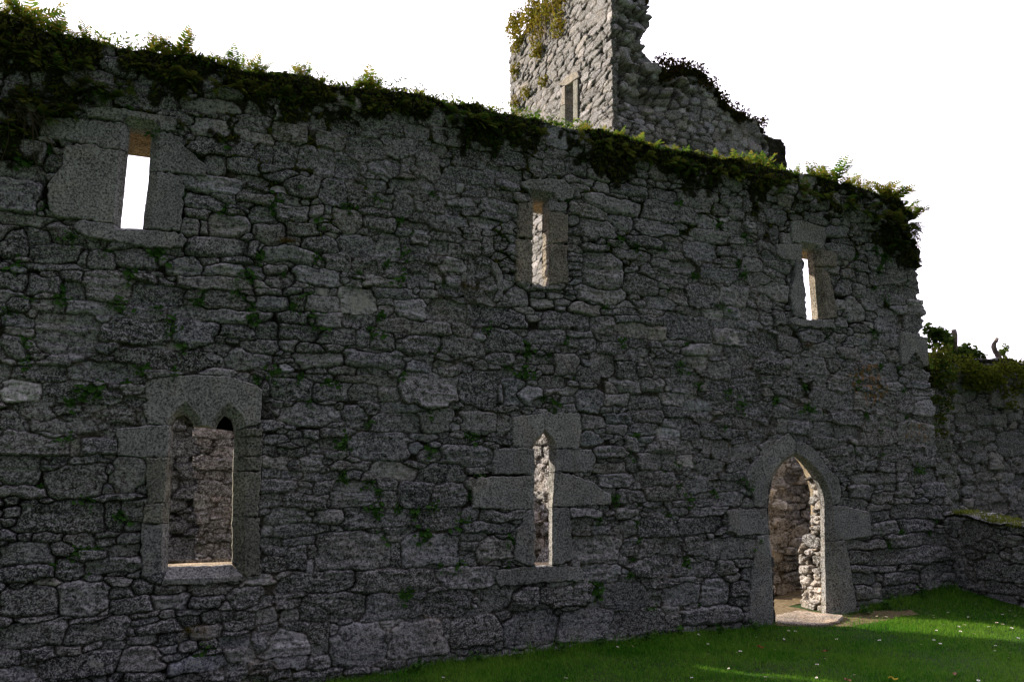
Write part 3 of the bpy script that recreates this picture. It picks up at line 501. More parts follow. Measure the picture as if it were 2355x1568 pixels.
moss = np.maximum(moss, np.clip(D['J'] * (.30 + .9 * low) + .60 * fbm(U, V, 1.7, 3, 321) + .55 * mn2 - .42, 0, 1) * .9)
moss[dm] *= .2
h += np.clip(moss - .45, 0, .4) * (.05 + .09 * np.abs(mn2)) * np.clip(1.6 - s, 0, 1)
h[dm] = -.085
# the broken right end: whole stones in or out
RPX = [(2100,500),(2108,560),(2113,600),(2110,640),(2118,700),(2124,760),(2130,820),(2143,900),(2150,1000),(2165,1060),(2188,1130),(2198,1200),(2204,1360)]
rq = np.array([hy(*p) for p in RPX])[::-1]
rx = np.interp(v, rq[:, 1], rq[:, 0])
cu_, cv_ = D['sa'][D['ids'], 0], D['sa'][D['ids'], 1]
rend = rx[np.clip(np.searchsorted(v, cv_.ravel()), 0, len(v) - 1)].reshape(cu_.shape)
inR = (cu_ + .35 * D['sa'][D['ids'], 2] < rend) & (U < rx[:, None] + .10)
inR |= U < rx[:, None] - .10
inT = V < topz[None]
lic = np.zeros(U.shape, np.float32); org = np.zeros(U.shape, np.float32)
def blob(arr, lst):
    for t, x, y, rx_, ry_, st in lst:
        c = tw(t, x, y); e1 = tw(t, x + rx_, y)[0] - c[0]; e2 = c[1] - tw(t, x, y + ry_)[1]
        g_ = np.clip(1.6 - np.sqrt(((U - c[0]) / e1) ** 2 + ((V - c[1]) / e2) ** 2), 0, 1) * st * .72
        np.maximum(arr, g_, out=arr)
blob(lic, WHITE); blob(org, ORANGE)
lic *= (1 - D['J'])
left_shade = np.clip(.55 - .16 * (U + 1) - .10 * (V - 1.5) + .5 * fbm(U, V, .7, 4, 401) + .25 * fbm(U, V, 4, 3, 411), 0, 1)  # painted shade: stone colour darkened in noisy patches toward the lower left
D['C'] *= (1 - .38 * left_shade)[..., None]
vert_ok = (inT & inR)
outk = vert_ok[:-1, :-1] & vert_ok[1:, 1:] & vert_ok[1:, :-1] & vert_ok[:-1, 1:]
keep = outk & ~(op[:-1, :-1] | op[1:, 1:])
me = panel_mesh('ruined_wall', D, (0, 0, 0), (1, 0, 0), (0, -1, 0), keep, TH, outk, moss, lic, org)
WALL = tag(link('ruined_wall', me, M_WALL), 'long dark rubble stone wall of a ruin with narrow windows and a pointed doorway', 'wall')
MOSS = (u, v, moss, h, topz, keep)

def emb(poly, dx, dz, lift=0, extra=.035):
    p0 = grow(poly, extra); cx = sum(p[0] for p in poly) / len(poly); zs = [p[1] for p in poly]; zt, zb_ = max(zs), min(zs)
    sp = [(x + (dx[0] if x < cx else dx[1]) * (1 if abs(x - cx) > .02 else 0), z + dz * max(0, (z - zb_) / (zt - zb_) - .5) * 2) for x, z in p0]
    if lift:
        zs_ = zb_ + lift * (zt - zb_); p1 = [(x, (zt + .14) if z > zs_ else z) for x, z in p0]; sp = [(a[0], b[1]) for a, b in zip(sp, p1)]
    else: p1 = p0
    return p0, p1, sp
back_holes = []
EMB = {'upper_left': ((-.22, .22), -.04), 'upper_centre': ((-.30, .42), .06), 'upper_right': ((-.5, .60), .06), 'lower_centre': ((-.62, .40), .12, .8), 'twin': ((-.25, .25), .2, .85), 'door': ((-.65, .40), .12)}
BACK = {'upper_left': -.17, 'upper_centre': -.14, 'upper_right': -.15, 'lower_centre': -.095, 'twin': -.105, 'door': -.115}
GROUPS = {'upper_left': ('slit_window', 'tall narrow slit window showing white sky'), 'upper_centre': ('slit_window', 'narrow slit window with brown jambs'), 'upper_right': ('slit_window', 'narrow slit window near the right end'),
          'lower_centre': ('lancet_window', 'narrow window with a pointed ogee head'), 'twin': ('twin_window', 'wide window under one lintel cut with two pointed heads'), 'door': ('doorway', 'pointed arch doorway of grey dressed stone')}
def finish(bm, name, mat, parent):
    me = bpy.data.meshes.new(name); bm.normal_update(); bm.to_mesh(me); bm.free(); return link(name, me, mat, parent)
def resample(pts, step, amp, rs, fix):
    """pts: list of (u,v,du,dv) ; split edges and shake new points; fix: fn telling opening-side points"""
    r = []
    for i, p in enumerate(pts):
        q = pts[(i + 1) % len(pts)]
        L_ = math.hypot(q[0] - p[0], q[1] - p[1]); n = max(1, int(L_ / step))
        for k in range(n):
            f = k / n
            j = rs.normal(0, amp, 2) if (k or not fix(p)) else (0, 0)
            if k and fix(p) and fix(q): j = j * .35
            r.append([p[m] + (q[m] - p[m]) * f + (j[m] if m < 2 else 0) for m in range(4)])
    return r
def block(name, pts, mat, parent, rs, P, front=.018, mid=-.06, back=-.30, step=.03, amp=.0055, inset=.009):
    """pts (u,v,du,dv): outline at mid depth, front corner shifted by du,dv"""
    pts = resample(pts, step, amp, rs, lambda p: abs(p[2]) + abs(p[3]) > 1e-6)
    n = len(pts); fr = [(p[0] + p[2], p[1] + p[3]) for p in pts]; inn = grow(fr, -inset)
    tilt = rs.normal(0, .012, 2); c0 = (sum(f[0] for f in fr) / n, sum(f[1] for f in fr) / n)
    def fz(p): return front + (p[0] - c0[0]) * tilt[0] + (p[1] - c0[1]) * tilt[1]
    rings = [[P(p[0], p[1], fz(p)) for p in inn], [P(p[0], p[1], fz(p) - inset) for p in fr],
             [P(p[0], p[1], mid) for p in pts], [P(p[0], p[1], back) for p in pts]]
    bm = bmesh.new(); vs = [[bm.verts.new(c) for c in r] for r in rings]
    for a, b in zip(vs, vs[1:]):
        for i in range(n):
            bm.faces.new((a[i], b[i], b[(i + 1) % n], a[(i + 1) % n]))
    f0 = bm.faces.new(vs[0]); f1 = bm.faces.new(list(reversed(vs[-1])))
    bmesh.ops.triangulate(bm, faces=[f0, f1]); bmesh.ops.recalc_face_normals(bm, faces=bm.faces)
    return finish(bm, name, mat, parent)
PW = lambda a, b, hh: (a, -hh, b)
rs = np.random.RandomState(8)
for k, bl in BLOCKS.items():
    t = OPEN[k][0]
    root = empty(GROUPS[k][0], (0, 0, 0), WALL); root['label'] = GROUPS[k][1]
    for name, mi, poly in bl:
        pts = []
        for p in poly:
            if len(p) > 2:
                c = tw(t, p[0], p[1], .05); q = tw(t, p[0] + p[2], p[1] + p[3], -.018); pts.append((c[0], c[1], q[0] - c[0], q[1] - c[1]))
            else: c = tw(t, p[0], p[1], -.015); pts.append((c[0], c[1], 0, 0))
        block(name, pts, M_DRESS[mi], root, rs, PW, front=.012 + rs.uniform(0, .012), mid=-.05, back=BACK[k])
    p0, p1, sp = emb(opens[k], *EMB[k]); back_holes.append(sp)
    bm = bmesh.new(); ys = (.092, -BACK[k] - .006, TH); rg = [p0, p1, sp]; n = len(p0)
    vs = [[bm.verts.new((x, y, z)) for x, z in r] for y, r in zip(ys, rg)]
    for a, b in zip(vs, vs[1:]):
        for i in range(n): bm.faces.new((a[i], a[(i + 1) % n], b[(i + 1) % n], b[i]))
    finish(bm, 'embrasure', M_SOFFIT, root)
for (t, poly, mi), nm in zip(RELICS, ('carved_head', 'carved_arch_fragment')):
    block(nm, [(*tw(t, *p), 0, 0) for p in poly], M_DRESS[mi], WALL, rs, PW, front=.02, back=-.2)
# inner face of the wall (sun side)
bu = np.arange(-2.1, 9.4, .06, dtype=np.float32); bv = np.arange(-.3, 5.45, .06, dtype=np.float32)
BD = masonry(bu, bv, [], seed=40, fill=(.2, .14), ntry=900)
bk = np.ones(BD['U'].shape, bool)
for sp in back_holes: bk &= ~in_poly(BD['U'], BD['V'], grow(sp, -.03))
bk &= BD['V'] < 5.32
bk &= BD['U'] < 8.9
kk = bk[:-1, :-1] & bk[1:, 1:] & bk[1:, :-1] & bk[:-1, 1:]
BD['U'] = BD['U'][:, ::-1] * 1.0; BD['h'] = BD['h'][:, ::-1]
link('inner_face', panel_mesh('inner_face', {**BD, 'U': -BD['U'], 'C': BD['C'][:, ::-1], 'J': BD['J'][:, ::-1]}, (0, TH, 0), (-1, 0, 0), (0, 1, 0), kk[:, ::-1]), M_WALL, WALL)

# ------------------------------------------------------------------ generic rubble panels
def rubble(name, O, Ud, Nd, umax, v0, v1, res, outline, thick, seed, fill, parent=None, ntry=1500, amp=1.0, depth=.06, mossband=0.0, holes=(), rough=None, lightness=1.0, tint=(1, 1, 1), edge=.05, mossall=0.0, mat=None, stones=(), asp=(1.1, 2.7), detk=1.0):
    u_ = np.arange(0, umax, res, dtype=np.float32); v_ = np.arange(v0, v1, res, dtype=np.float32)
    D_ = masonry(u_, v_, list(stones), seed=seed, fill=fill, ntry=ntry, amp=amp, depth=depth, asp=asp, gap=max(.010, res * .6), jw=max(.007, res * .62), detk=detk)
    U_, V_ = D_['U'], D_['V']
    if rough is not None: D_['h'] += rough(U_, V_, np.random.RandomState(seed).normal(0, 1, len(D_['sa']))[D_['ids']])
    k_ = in_poly(U_ + edge * fbm(U_, V_, 2.5, 4, seed + 5), V_ + edge * fbm(U_, V_, 3, 4, seed + 6), outline)
    cu, cv = D_['sa'][D_['ids'], 0], D_['sa'][D_['ids'], 1]
    k_ &= in_poly(cu, cv, grow(outline, .04)) | (D_['ids'] == len(D_['sa']) - 1)
    hk = np.zeros(U_.shape, bool)
    for hh in holes: hk |= in_poly(U_, V_, hh)
    ok = k_[:-1, :-1] & k_[1:, 1:] & k_[1:, :-1] & k_[:-1, 1:]
    kp = ok & ~(hk[:-1, :-1] | hk[1:, 1:])
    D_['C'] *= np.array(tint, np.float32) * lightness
    mo = None
    if mossband or mossall:
        # distance below the outline's top
        top = np.where(k_, V_, -9).max(0)
        mo = np.clip(1.1 - (top[None] - V_) / max(mossband, 1e-3) + .5 * fbm(U_, V_, 1.6, 4, seed + 7), 0, 1) if mossband else np.zeros(U_.shape)
        if mossall: mo = np.maximum(mo, np.clip(mossall + .8 * fbm(U_, V_, 1.1, 4, seed + 8) - .2, 0, 1))
    me = panel_mesh(name, D_, O, Ud, Nd, kp, thick, kp, mo)
    return link(name, me, mat or M_WALL, parent), D_, mo, kp

# tower beyond
TX, TY = 10.04, 9.0
def t1(px, py): y, z = hx(px, py, TX); return (15.3 - y, z)
def t2(px, py): x, z = hy(px, py, TY); return (x - TX, z)
TOWER = tag(empty('ruined_tower', (12, 11, 0)), 'tall broken stone tower rising behind the wall, its left face catching the sun', 'tower')
ul = t1(1165, 150)[0]; ur = 15.3 - TY
o1 = [(ul, 0), (ur - .02, 0), (ur - .02, 14.2), (ur - .5, 15.0), (ur - 1.6, 15.2), t1(1232, -20), t1(1228, 4), t1(1212, 16), t1(1180, 18), t1(1167, 36)]
tw_open = [t1(1303, 283), t1(1321, 279), t1(1322, 186), t1(1304, 198)]
def par(o, p): o.parent = p; o.matrix_parent_inverse = Matrix.Translation(p.location).inverted(); return o
f1, TD1, tm1, tk1 = rubble('left_face', (TX, 15.3, 0), (0, -1, 0), (-1, 0, 0), ur + .05, 0.0, 15.4, .024, o1, .15, 51, (.17, .13, .10, .075, .06), ntry=9000, amp=1.2, detk=.6, depth=.10, holes=[tw_open], lightness=.92, asp=(1.6, 3.6), tint=(1.05, 1.0, .95))
par(f1, TOWER)
o2 = [(.07, 0)] + [t2(*p) for p in [(1772,900),(1770,420),(1769,360),(1770,320),(1766,290),(1720,265),(1692,255),(1682,240),(1657,215),(1640,187),(1616,157),(1580,147),(1545,153),(1530,167),(1512,168),(1510,140),(1500,120),(1482,95),(1490,72),(1512,52),(1515,38),(1494,20),(1507,10),(1500,-10),(1480,-40)]] + [(.5, 15.2), (.07, 15.2)]
def ragged(U_, V_, rnd):
    k = np.clip((V_ - 10.2) / 1.2, 0, 1) * np.clip((2.6 - U_) / .6, 0, 1)
    return k * (.20 * fbm(U_, V_, 1.1, 3, 900) - .08 + .10 * rnd) + .012 * rnd - np.clip(.12 - U_, 0, .12) * 1.0 * k
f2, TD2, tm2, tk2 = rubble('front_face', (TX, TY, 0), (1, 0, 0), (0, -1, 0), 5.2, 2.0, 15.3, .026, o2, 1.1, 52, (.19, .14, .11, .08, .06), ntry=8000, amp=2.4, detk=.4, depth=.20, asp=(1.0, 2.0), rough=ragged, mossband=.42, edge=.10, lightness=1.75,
    holes=[[t2(x, y), t2(x + w_, y + 2), t2(x + w_, y + hh), t2(x, y + hh)] for x, y, w_, hh in ((1522, 318, 14, 14), (1590, 352, 12, 10), (1668, 300, 12, 10), (1622, 292, 9, 10), (1516, 342, 10, 12), (1752, 330, 10, 14))])
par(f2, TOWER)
f3, _, _, _ = rubble('end_wall', (14.6, 10.4, 0), (1, 0, 0), (0, -1, 0), 2.2, 2.0, 11.5, .04, [(hy(*p, 10.4)[0] - 14.6, hy(*p, 10.4)[1]) for p in [(1745,280),(1783,290),(1800,318),(1814,350),(1812,362),(1826,380),(1838,400),(1838,600),(1745,600)]], .8, 53, (.22, .15, .1), ntry=700, amp=2, depth=.1, mossband=1.6, edge=.1)
par(f3, TOWER)
PT_ = lambda a, b, hh: (TX - hh, 15.3 - a, b)
tr = empty('slit_window', (0, 0, 0)); par(tr, TOWER)
for nm, mi, px in (('lintel', 2, [(1288,196),(1308,175),(1330,165),(1336,178),(1322,186),(1304,198)]), ('jamb', 2, [(1296,204),(1303,198),(1303,240),(1293,245)]), ('jamb', 3, [(1292,247),(1303,242),(1303,284),(1290,284)]), ('jamb', 3, [(1322,188),(1332,184),(1332,275),(1321,279)])):
    b = block(nm, [(*t1(*p), 0, 0) for p in px], M_DRESS[mi], None, rs, PT_, front=.05, mid=-.2, back=-.45, step=.2, amp=.008); par(b, tr)
# rear walls seen through the openings
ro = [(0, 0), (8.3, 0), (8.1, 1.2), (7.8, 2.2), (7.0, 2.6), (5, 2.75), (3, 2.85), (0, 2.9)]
RW, RD, rm, rk = rubble('rear_wall', (-3.0, 5.0, 0), (1, 0, 0), (0, -1, 0), 8.4, -.1, 3.0, .02, ro, .8, 61, (.24, .16, .11, .08, .055), ntry=1600, amp=1.7, depth=.08, mossband=.5, lightness=.35)  # low lightness puts the shade of the enclosed interior into the stone colour
tag(RW, 'dark low rubble wall inside the ruin, deepest behind the twin headed window', 'wall')
st = [(.08, 0), (2.6, 0), (2.6, 2.7), (1.4, 2.85), (.3, 2.8), (-.06, 2.75), (-.04, 1.9), (.03, 1.2)]
SW, _, _, _ = rubble('broken_cross_wall', (.50, 3.3, 0), (1, 0, 0), (0, -1, 0), 2.8, -.1, 2.95, .012, [(a + .12, b) for a, b in st], .03, 62, (.14, .10, .07, .05, .035), ntry=1500, amp=2.2, depth=.09, mossband=.3, tint=(1.14, 1.0, .86), lightness=.8, asp=(1.4, 3.0), edge=.025)
tag(SW, 'broken end of a brownish rubble wall standing behind the twin headed window', 'wall')
ho = [(0, 0), (3.0, 0), (3.0, 2.6), (1.0, 2.6), (.0, 2.5)]
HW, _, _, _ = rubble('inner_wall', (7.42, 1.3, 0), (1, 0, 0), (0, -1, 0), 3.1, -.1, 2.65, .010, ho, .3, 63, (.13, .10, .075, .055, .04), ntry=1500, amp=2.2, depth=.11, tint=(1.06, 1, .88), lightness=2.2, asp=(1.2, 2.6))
tag(HW, 'shaded rubble wall inside the ruin, seen through the pointed doorway', 'wall')
PR, _, _, _ = rubble('broken_pier', (4.25, 1.68, 0), (0, -1, 0), (-1, 0, 0), .9, -.1, 2.5, .010, [(.02, 0), (.86, 0), (.86, 2.3), (.4, 2.42), (.02, 2.35)], .4, 66, (.13, .10, .075, .055, .04), ntry=900, amp=2.0, depth=.09, tint=(1.12, 1, .9), lightness=.7, mossband=.12)
tag(PR, 'sunlit broken rubble pier glimpsed through the single pointed window in the middle', 'wall')
# rubble cheek of the doorway, catching the sun
zd = opens['door']; xr = max(p[0] for p in zd) + .035
co = [(0.0, 0), (.53, 0), (.53, 2.05), (.30, 1.98), (.22, 1.8), (.28, 1.5), (.18, 1.1), (.10, .9), (.0, .75)]
a2 = Vector((-.10, -1, 0)).normalized(); nn = Vector((-1, .10, 0)).normalized()
CH, _, _, _ = rubble('doorway_cheek', (xr + .05, .64, .0), tuple(a2), tuple(nn), .54, .0, 2.1, .008, co, .3, 64, (.14, .10, .07, .05, .035), ntry=700, amp=2.0, depth=.11, tint=(1.12, 1.0, .82), lightness=1.1, edge=.03)
CH.parent = WALL

# right of the wall: low wall towards the viewer, terrace, far ivy wall
lo = [(-.1, 0), (5, 0), (5, .95), (2, 1.05), (1.0, 1.14), (.5, 1.2), (0, 1.34), (-.1, 1.34)]
LW, LD, lm, lk = rubble('low_wall', (9.32, .12, 0), (0, -1, 0), (-1, 0, 0), 4.2, .1, 1.4, .009, lo, .5, 71, (.2, .15, .11, .08, .05, .03), ntry=1100, amp=1.6, depth=.10, mossband=.06, lightness=.9)
tag(LW, 'low dry stone wall joining the right end of the tall wall', 'wall')
FX = 14.6
fo = [(0, 0), (9, 0)] + [(hy(*p, 5.2)[0] - FX, hy(*p, 5.2)[1]) for p in [(2500, 838), (2355, 828), (2280, 822), (2200, 818), (2186, 812)]] + [(0, hy(2170, 800, 5.2)[1])]
def bpx(x, y, w_, hh):
    c = hy(x, y, 5.2); return (c[0] - FX, c[1], (hy(x + w_ / 2, y, 5.2)[0] - c[0]), (hy(x, y - hh / 2, 5.2)[1] - c[1]), 0)
FW, FD, fm, fk = rubble('ivy_wall', (FX, 5.2, 0), (1, 0, 0), (0, -1, 0), 8.0, .2, 5.2, .024, fo, .7, 72, (.2, .14, .10, .07, .05), ntry=5000, amp=2.0, depth=.11, mossband=.45, lightness=1.0, tint=(1.02, 1, .95),
    stones=[bpx(*q) for q in ((2285, 885, 55, 36), (2318, 918, 80, 36), (2290, 845, 40, 22), (2220, 985, 30, 16), (2300, 965, 40, 30), (2330, 1020, 70, 60), (2240, 935, 35, 20))])
tag(FW, 'shaded far garden wall with square blocks, ivy spilling over its top', 'wall')
co2 = [(0, 0), (1.1, 0), (1.05, 2), (1.0, 3.2), (.85, 3.55), (0, 3.6)]
e0 = hy(2185, 900, 3.6)[0]
EW, ED, em, ek = rubble('overgrown_wall', (e0 - 1.05, 3.6, 0), (1, 0, 0), (0, -1, 0), 1.15, .5, 3.8, .018, [(a, b * (hy(2175, 795, 3.6)[1] / 3.55)) for a, b in co2], .7, 73, (.22, .15, .1, .07), ntry=700, amp=1.5, depth=.08, mossband=.6, mossall=.35, lightness=.8)
tag(EW, 'dark creeper grown wall end between the tall wall and the far ivy wall', 'wall')

# ------------------------------------------------------------------ ground
BPX = [(700,1568),(900,1540),(1000,1520),(1200,1500),(1400,1475),(1560,1450),(1720,1440),(1780,1432),(1960,1405),(2050,1375),(2180,1352)]
bq = np.array([hy(*p) for p in BPX]); bq[:, 1] -= .015
def gz(x, y):
    x = np.asarray(x, np.float64); y = np.asarray(y, np.float64)
    b = np.interp(x, bq[:, 0], bq[:, 1]); f = np.where(y < 0, np.exp(y * .45), 1.0)
    nx = .02 * vnoise(x * 1.3 + 40, y * 1.3 + 40, 5) + .008 * vnoise(x * 4 + 40, y * 4 + 40, 6)
    far = np.clip((np.abs(x) + np.abs(y) - 30) / 60, 0, 1)
    return (b * f + nx * np.clip(-y * 3, .2, 1)) * (1 - far)
gx = np.concatenate([[-900, -300, -100, -40, -15], np.arange(-6, 12, .06), [14, 20, 40, 100, 300, 900]])
gy = np.concatenate([[-900, -300, -100, -30, -14], np.arange(-9, 1, .06), np.arange(1, 9, .5), [12, 20, 40, 100, 300, 900]])
GX, GY = np.meshgrid(gx, gy); GZ = gz(GX, GY)
idx = np.arange(GX.size).reshape(GX.shape)
gq = np.stack([idx[:-1, :-1], idx[:-1, 1:], idx[1:, 1:], idx[1:, :-1]], -1).reshape(-1, 4)
M_SOIL = plain_mat('lawn_soil', (.020, .045, .008), 14, .5)
tag(link('lawn', npmesh('lawn', np.stack([GX, GY, GZ], -1).reshape(-1, 3), [gq]), M_SOIL), kind='structure')
# trodden earth before the doorway
dirt = [hy_ for hy_ in [(6.45, .35), (7.2, .4), (7.35, .0), (7.75, -.08), (8.15, -.32), (8.0, -.52), (7.5, -.52), (7.0, -.48), (6.75, -.3), (6.42, -.1)]]
dx = np.arange(6.3, 8.6, .03); dy = np.arange(-.7, 1.5, .03); DX, DY = np.meshgrid(dx, dy)
dk = in_poly(DX + .06 * fbm(DX, DY, 4, 3, 9), DY + .06 * fbm(DX, DY, 4, 3, 10), dirt) | ((DX > 6.46) & (DX < 8.5) & (DY > .2) & ((DX < 7.3) | (DY > .74)))
idx = np.arange(DX.size).reshape(DX.shape); kq = (dk[:-1, :-1] & dk[1:, 1:])
dq = np.stack([idx[:-1, :-1], idx[:-1, 1:], idx[1:, 1:], idx[1:, :-1]], -1)[kq]
DZ = gz(DX, DY) + .006 + .006 * fbm(DX, DY, 9, 3, 12)
M_DIRT = plain_mat('trodden_earth', (.15, .115, .065), 22, .45)
tag(link('path', npmesh('path', np.stack([DX, DY, DZ], -1).reshape(-1, 3), [dq]), M_DIRT), kind='structure')
# threshold slab
sp_ = [(6.50, -.06), (6.60, .32), (7.16, .36), (7.24, .02), (7.30, -.14), (7.02, -.34), (6.78, -.36), (6.66, -.26)]
PG = lambda a, b, hh: (a, b, .115 + hh + .035 * (a - 6.5))
SLAB = block('threshold_slab', [(a, b, 0, 0) for a, b in sp_], M_SLAB, None, rs, PG, front=.018, mid=.0, back=-.08, step=.06, amp=.012, inset=.012)
tag(SLAB, 'pale flat stone slab lying in the pointed doorway, lit by the sun', 'stone slab')
# terrace behind the low wall
txx = np.concatenate([np.arange(9.33, 11.5, .06), np.arange(12, 26, .5)]); tyy = np.arange(-4, 6.2, .1); TXX, TYY = np.meshgrid(txx, tyy)
def tz(x, y):
    return np.interp(-y, [-2, -1.0, -.4, .1, .5, 1, 2, 4], [.55, .7, 1.16, 1.22, 1.14, 1.08, .99, .91]) - .55 * np.clip((x - 9.9) / 1.6, 0, 1) + .03 * fbm(np.asarray(x), np.asarray(y), 2, 3, 31)
TZ = tz(TXX, TYY)
idx = np.arange(TXX.size).reshape(TXX.shape)
tqd = np.stack([idx[:-1, :-1], idx[:-1, 1:], idx[1:, 1:], idx[1:, :-1]], -1).reshape(-1, 4)
tag(link('terrace_ground', npmesh('terrace_ground', np.stack([TXX, TYY, TZ], -1).reshape(-1, 3), [tqd]), M_SOIL), kind='structure')

# ------------------------------------------------------------------ grass (uncountable)
M_GRASS = leaf_mat('grass', (.010, .095, .005), (.065, .25, .016), .4, 1.1, tint=(.17, .33, .04))
def cam_uv(P):
    d = P - np.array(CAM); hd = np.array([math.sin(HD), math.cos(HD), 0]); rt = np.array([math.cos(HD), -math.sin(HD), 0])
    f = d @ hd; r = d @ rt; z = d[:, 2]; fw = f * math.cos(PT) + z * math.sin(PT); up = z * math.cos(PT) - f * math.sin(PT)
    return PX + F * r / fw, PY - F * up / fw, fw
def blades(x, y, z, hgt, wid, rs, lean=.5):
    n = len(x); az = rs.uniform(0, 6.283, n); le = rs.uniform(.05, lean, n) * hgt; az2 = az + rs.normal(0, .5, n) + 1.57
    dx_, dy_ = np.cos(az), np.sin(az); lx, ly = np.cos(az2) * le, np.sin(az2) * le
    B = np.stack([x, y, z], -1)
    def pt(f, s, k): return B + np.stack([dx_ * wid * s * k + lx * f * f, dy_ * wid * s * k + ly * f * f, hgt * f * (1 - .15 * f)], -1)
    vs = np.stack([pt(0, -1, .5), pt(0, 1, .5), pt(.55, 1, .42), pt(.55, -1, .42), pt(1, 0, 0)], 1).reshape(-1, 3)
    i = np.arange(n)[:, None] * 5
    return vs, i + np.array([[0, 1, 2, 3]]), i + np.array([[3, 2, 4]])
rg = np.random.RandomState(4)
n = 330000
x = rg.uniform(.8, 10.0, n); y = rg.uniform(-4.6, -.02, n)
P = np.stack([x, y, gz(x, y)], -1); pu, pv, pf = cam_uv(P)
ok = (pu > -60) & (pu < 2420) & (pv < 1640) & (pf > 0) & (x < 9.28)
ok &= ~(in_poly(x, y, dirt) & (rg.rand(n) < .8)) & ~in_poly(x, y, sp_)
P = P[ok]; n = len(P); print('blades', n)
hg = rg.uniform(.022, .05, n) * (1 + .5 * fbm(P[:, 0], P[:, 1], 2.0, 3, 41)); near = np.exp(P[:, 1] * 9)
hg *= 1 + near * rg.uniform(0, 1, n) ** 3 * 4.0
V1, q1, t1_ = blades(P[:, 0], P[:, 1], P[:, 2] - .004, hg, rg.uniform(.0028, .0055, n), rg, .9)
tag(link('lawn_grass', npmesh('lawn_grass', V1, [q1, t1_], True), M_GRASS), 'short green lawn grass in front of the wall', 'grass', kind='stuff')
n = 26000
x = 9.33 + rg.rand(n) ** 1.5 * 3; y = rg.uniform(-2.2, 3.5, n)
z = tz(x, y)
V1, q1, t1_ = blades(x, y, z, rg.uniform(.03, .09, n), rg.uniform(.004, .009, n), rg, .9)
M_TGRASS = leaf_mat('terrace_grass_leaf', (.05, .09, .01), (.20, .22, .04), .4, 1.5)
tag(link('terrace_grass', npmesh('terrace_grass', V1, [q1, t1_], True), M_TGRASS), 'sunlit rough grass on the bank behind the low wall', 'grass', kind='stuff')

# ------------------------------------------------------------------ daisies and fallen leaves
def plant_at(me, name, loc, rot, sca, mats=()):
    o = bpy.data.objects.new(name, me); col.objects.link(o); o.location = loc; o.rotation_euler = rot; o.scale = (sca,) * 3; return o
def daisy():
    bm = bmesh.new()
    for k in range(11):
        a = k / 11 * 6.283; c, s_ = math.cos(a), math.sin(a); tx_, ty_ = -s_ * .0035, c * .0035
        f = bm.faces.new([bm.verts.new(p) for p in ((c * .003, s_ * .003, .05), (c * .010 + tx_, s_ * .010 + ty_, .052), (c * .0145, s_ * .0145, .053), (c * .010 - tx_, s_ * .010 - ty_, .052))])
    cen = bmesh.ops.create_icosphere(bm, subdivisions=1, radius=.0045, matrix=Matrix.Translation((0, 0, .0525)) @ Matrix.Diagonal((1, 1, .6, 1)))
    for v_ in cen['verts']:
        for f in v_.link_faces: f.material_index = 1
    for a in (0, 2.1, 4.2):
        p = [bm.verts.new(q) for q in ((.0012 * math.cos(a), .0012 * math.sin(a), 0), (.0012 * math.cos(a + 2.1), .0012 * math.sin(a + 2.1), 0), (.001 * math.cos(a + 2.1), .001 * math.sin(a + 2.1), .05), (.001 * math.cos(a), .001 * math.sin(a), .05))]
        f = bm.faces.new(p); f.material_index = 2
    me = bpy.data.meshes.new('daisy'); bm.to_mesh(me); bm.free()
    for m in (plain_mat('daisy_petal', (.8, .8, .8), 20, .05, .6), plain_mat('daisy_eye', (.6, .4, .03), 20, .1), plain_mat('daisy_stalk', (.05, .1, .02), 20, .2)): me.materials.append(m)
    return me
DM = daisy()
DPX = [(3020,2500),(3150,2532),(3178,2533),(3131,2550),(3186,2553),(3035,2551),(3270,2705),(3062,2711),(3268,2664),(3298,2631),(3522,2566),(3680,2575),(3736,2563),(3761,2576),(3797,2596),(3983,2583),(4040,2617),(4042,2630),(3981,2600),(3731,2418),(3732,2425),(3596,2433),(3508,2439),(3540,2468),(3797,2443),(4011,2444),(4068,2450),(4041,2426),(3911,2381),(3870,2409),(3703,2398),(3774,2500),(3830,2505),(3860,2500),(3960,2510),(4010,2500),(4040,2510),(4050,2480),(3990,2495),(3905,2495),(3745,2520),(2850,2502),(2835,2620),(2921,2668),(2830,2575),(2787,2536),(2940,2605),(2960,2610),(2465,2583),(2513,2582),(2085,2724),(2260,2716),(2770,2710),(3058,2718),(3420,2700),(3912,2720),(1770,2706),(3100,2600),(3350,2560),(3840,2530),(3890,2540),(4070,2560)]
for i, (a, b) in enumerate(DPX):
    d = ray(a * .57495, b * .57495); z0 = .12
    for _ in range(4):
        t = (z0 + .045 - CAM[2]) / d[2]; x_, y_ = CAM[0] + t * d[0], CAM[1] + t * d[1]; z0 = float(gz(x_, y_))
    if y_ > -.05 or x_ > 9.25: continue
    o = plant_at(DM, 'daisy', (x_, y_, z0), (rg.normal(0, .2), rg.normal(0, .2), rg.uniform(0, 6)), rg.uniform(.8, 1.25))
    tag(o, 'tiny white daisy standing in the short lawn grass', 'daisy', 'white daisies scattered over the lawn')
def dead_leaf():
    bm = bmesh.new(); ring = []
    for k in range(12):
        a = k / 12 * 6.283; r = .03 * (1 + .25 * math.cos(2 * a)) * (1 + .12 * (k % 2)); ring.append(bm.verts.new((r * math.cos(a) * 1.25, r * math.sin(a) * .8, .012 * math.cos(3 * a) + .004)))
    c = bm.verts.new((0, 0, -.004))
    for k in range(12): bm.faces.new((c, ring[k], ring[(k + 1) % 12]))
    me = bpy.data.meshes.new('fallen_leaf'); bm.to_mesh(me); bm.free(); return me
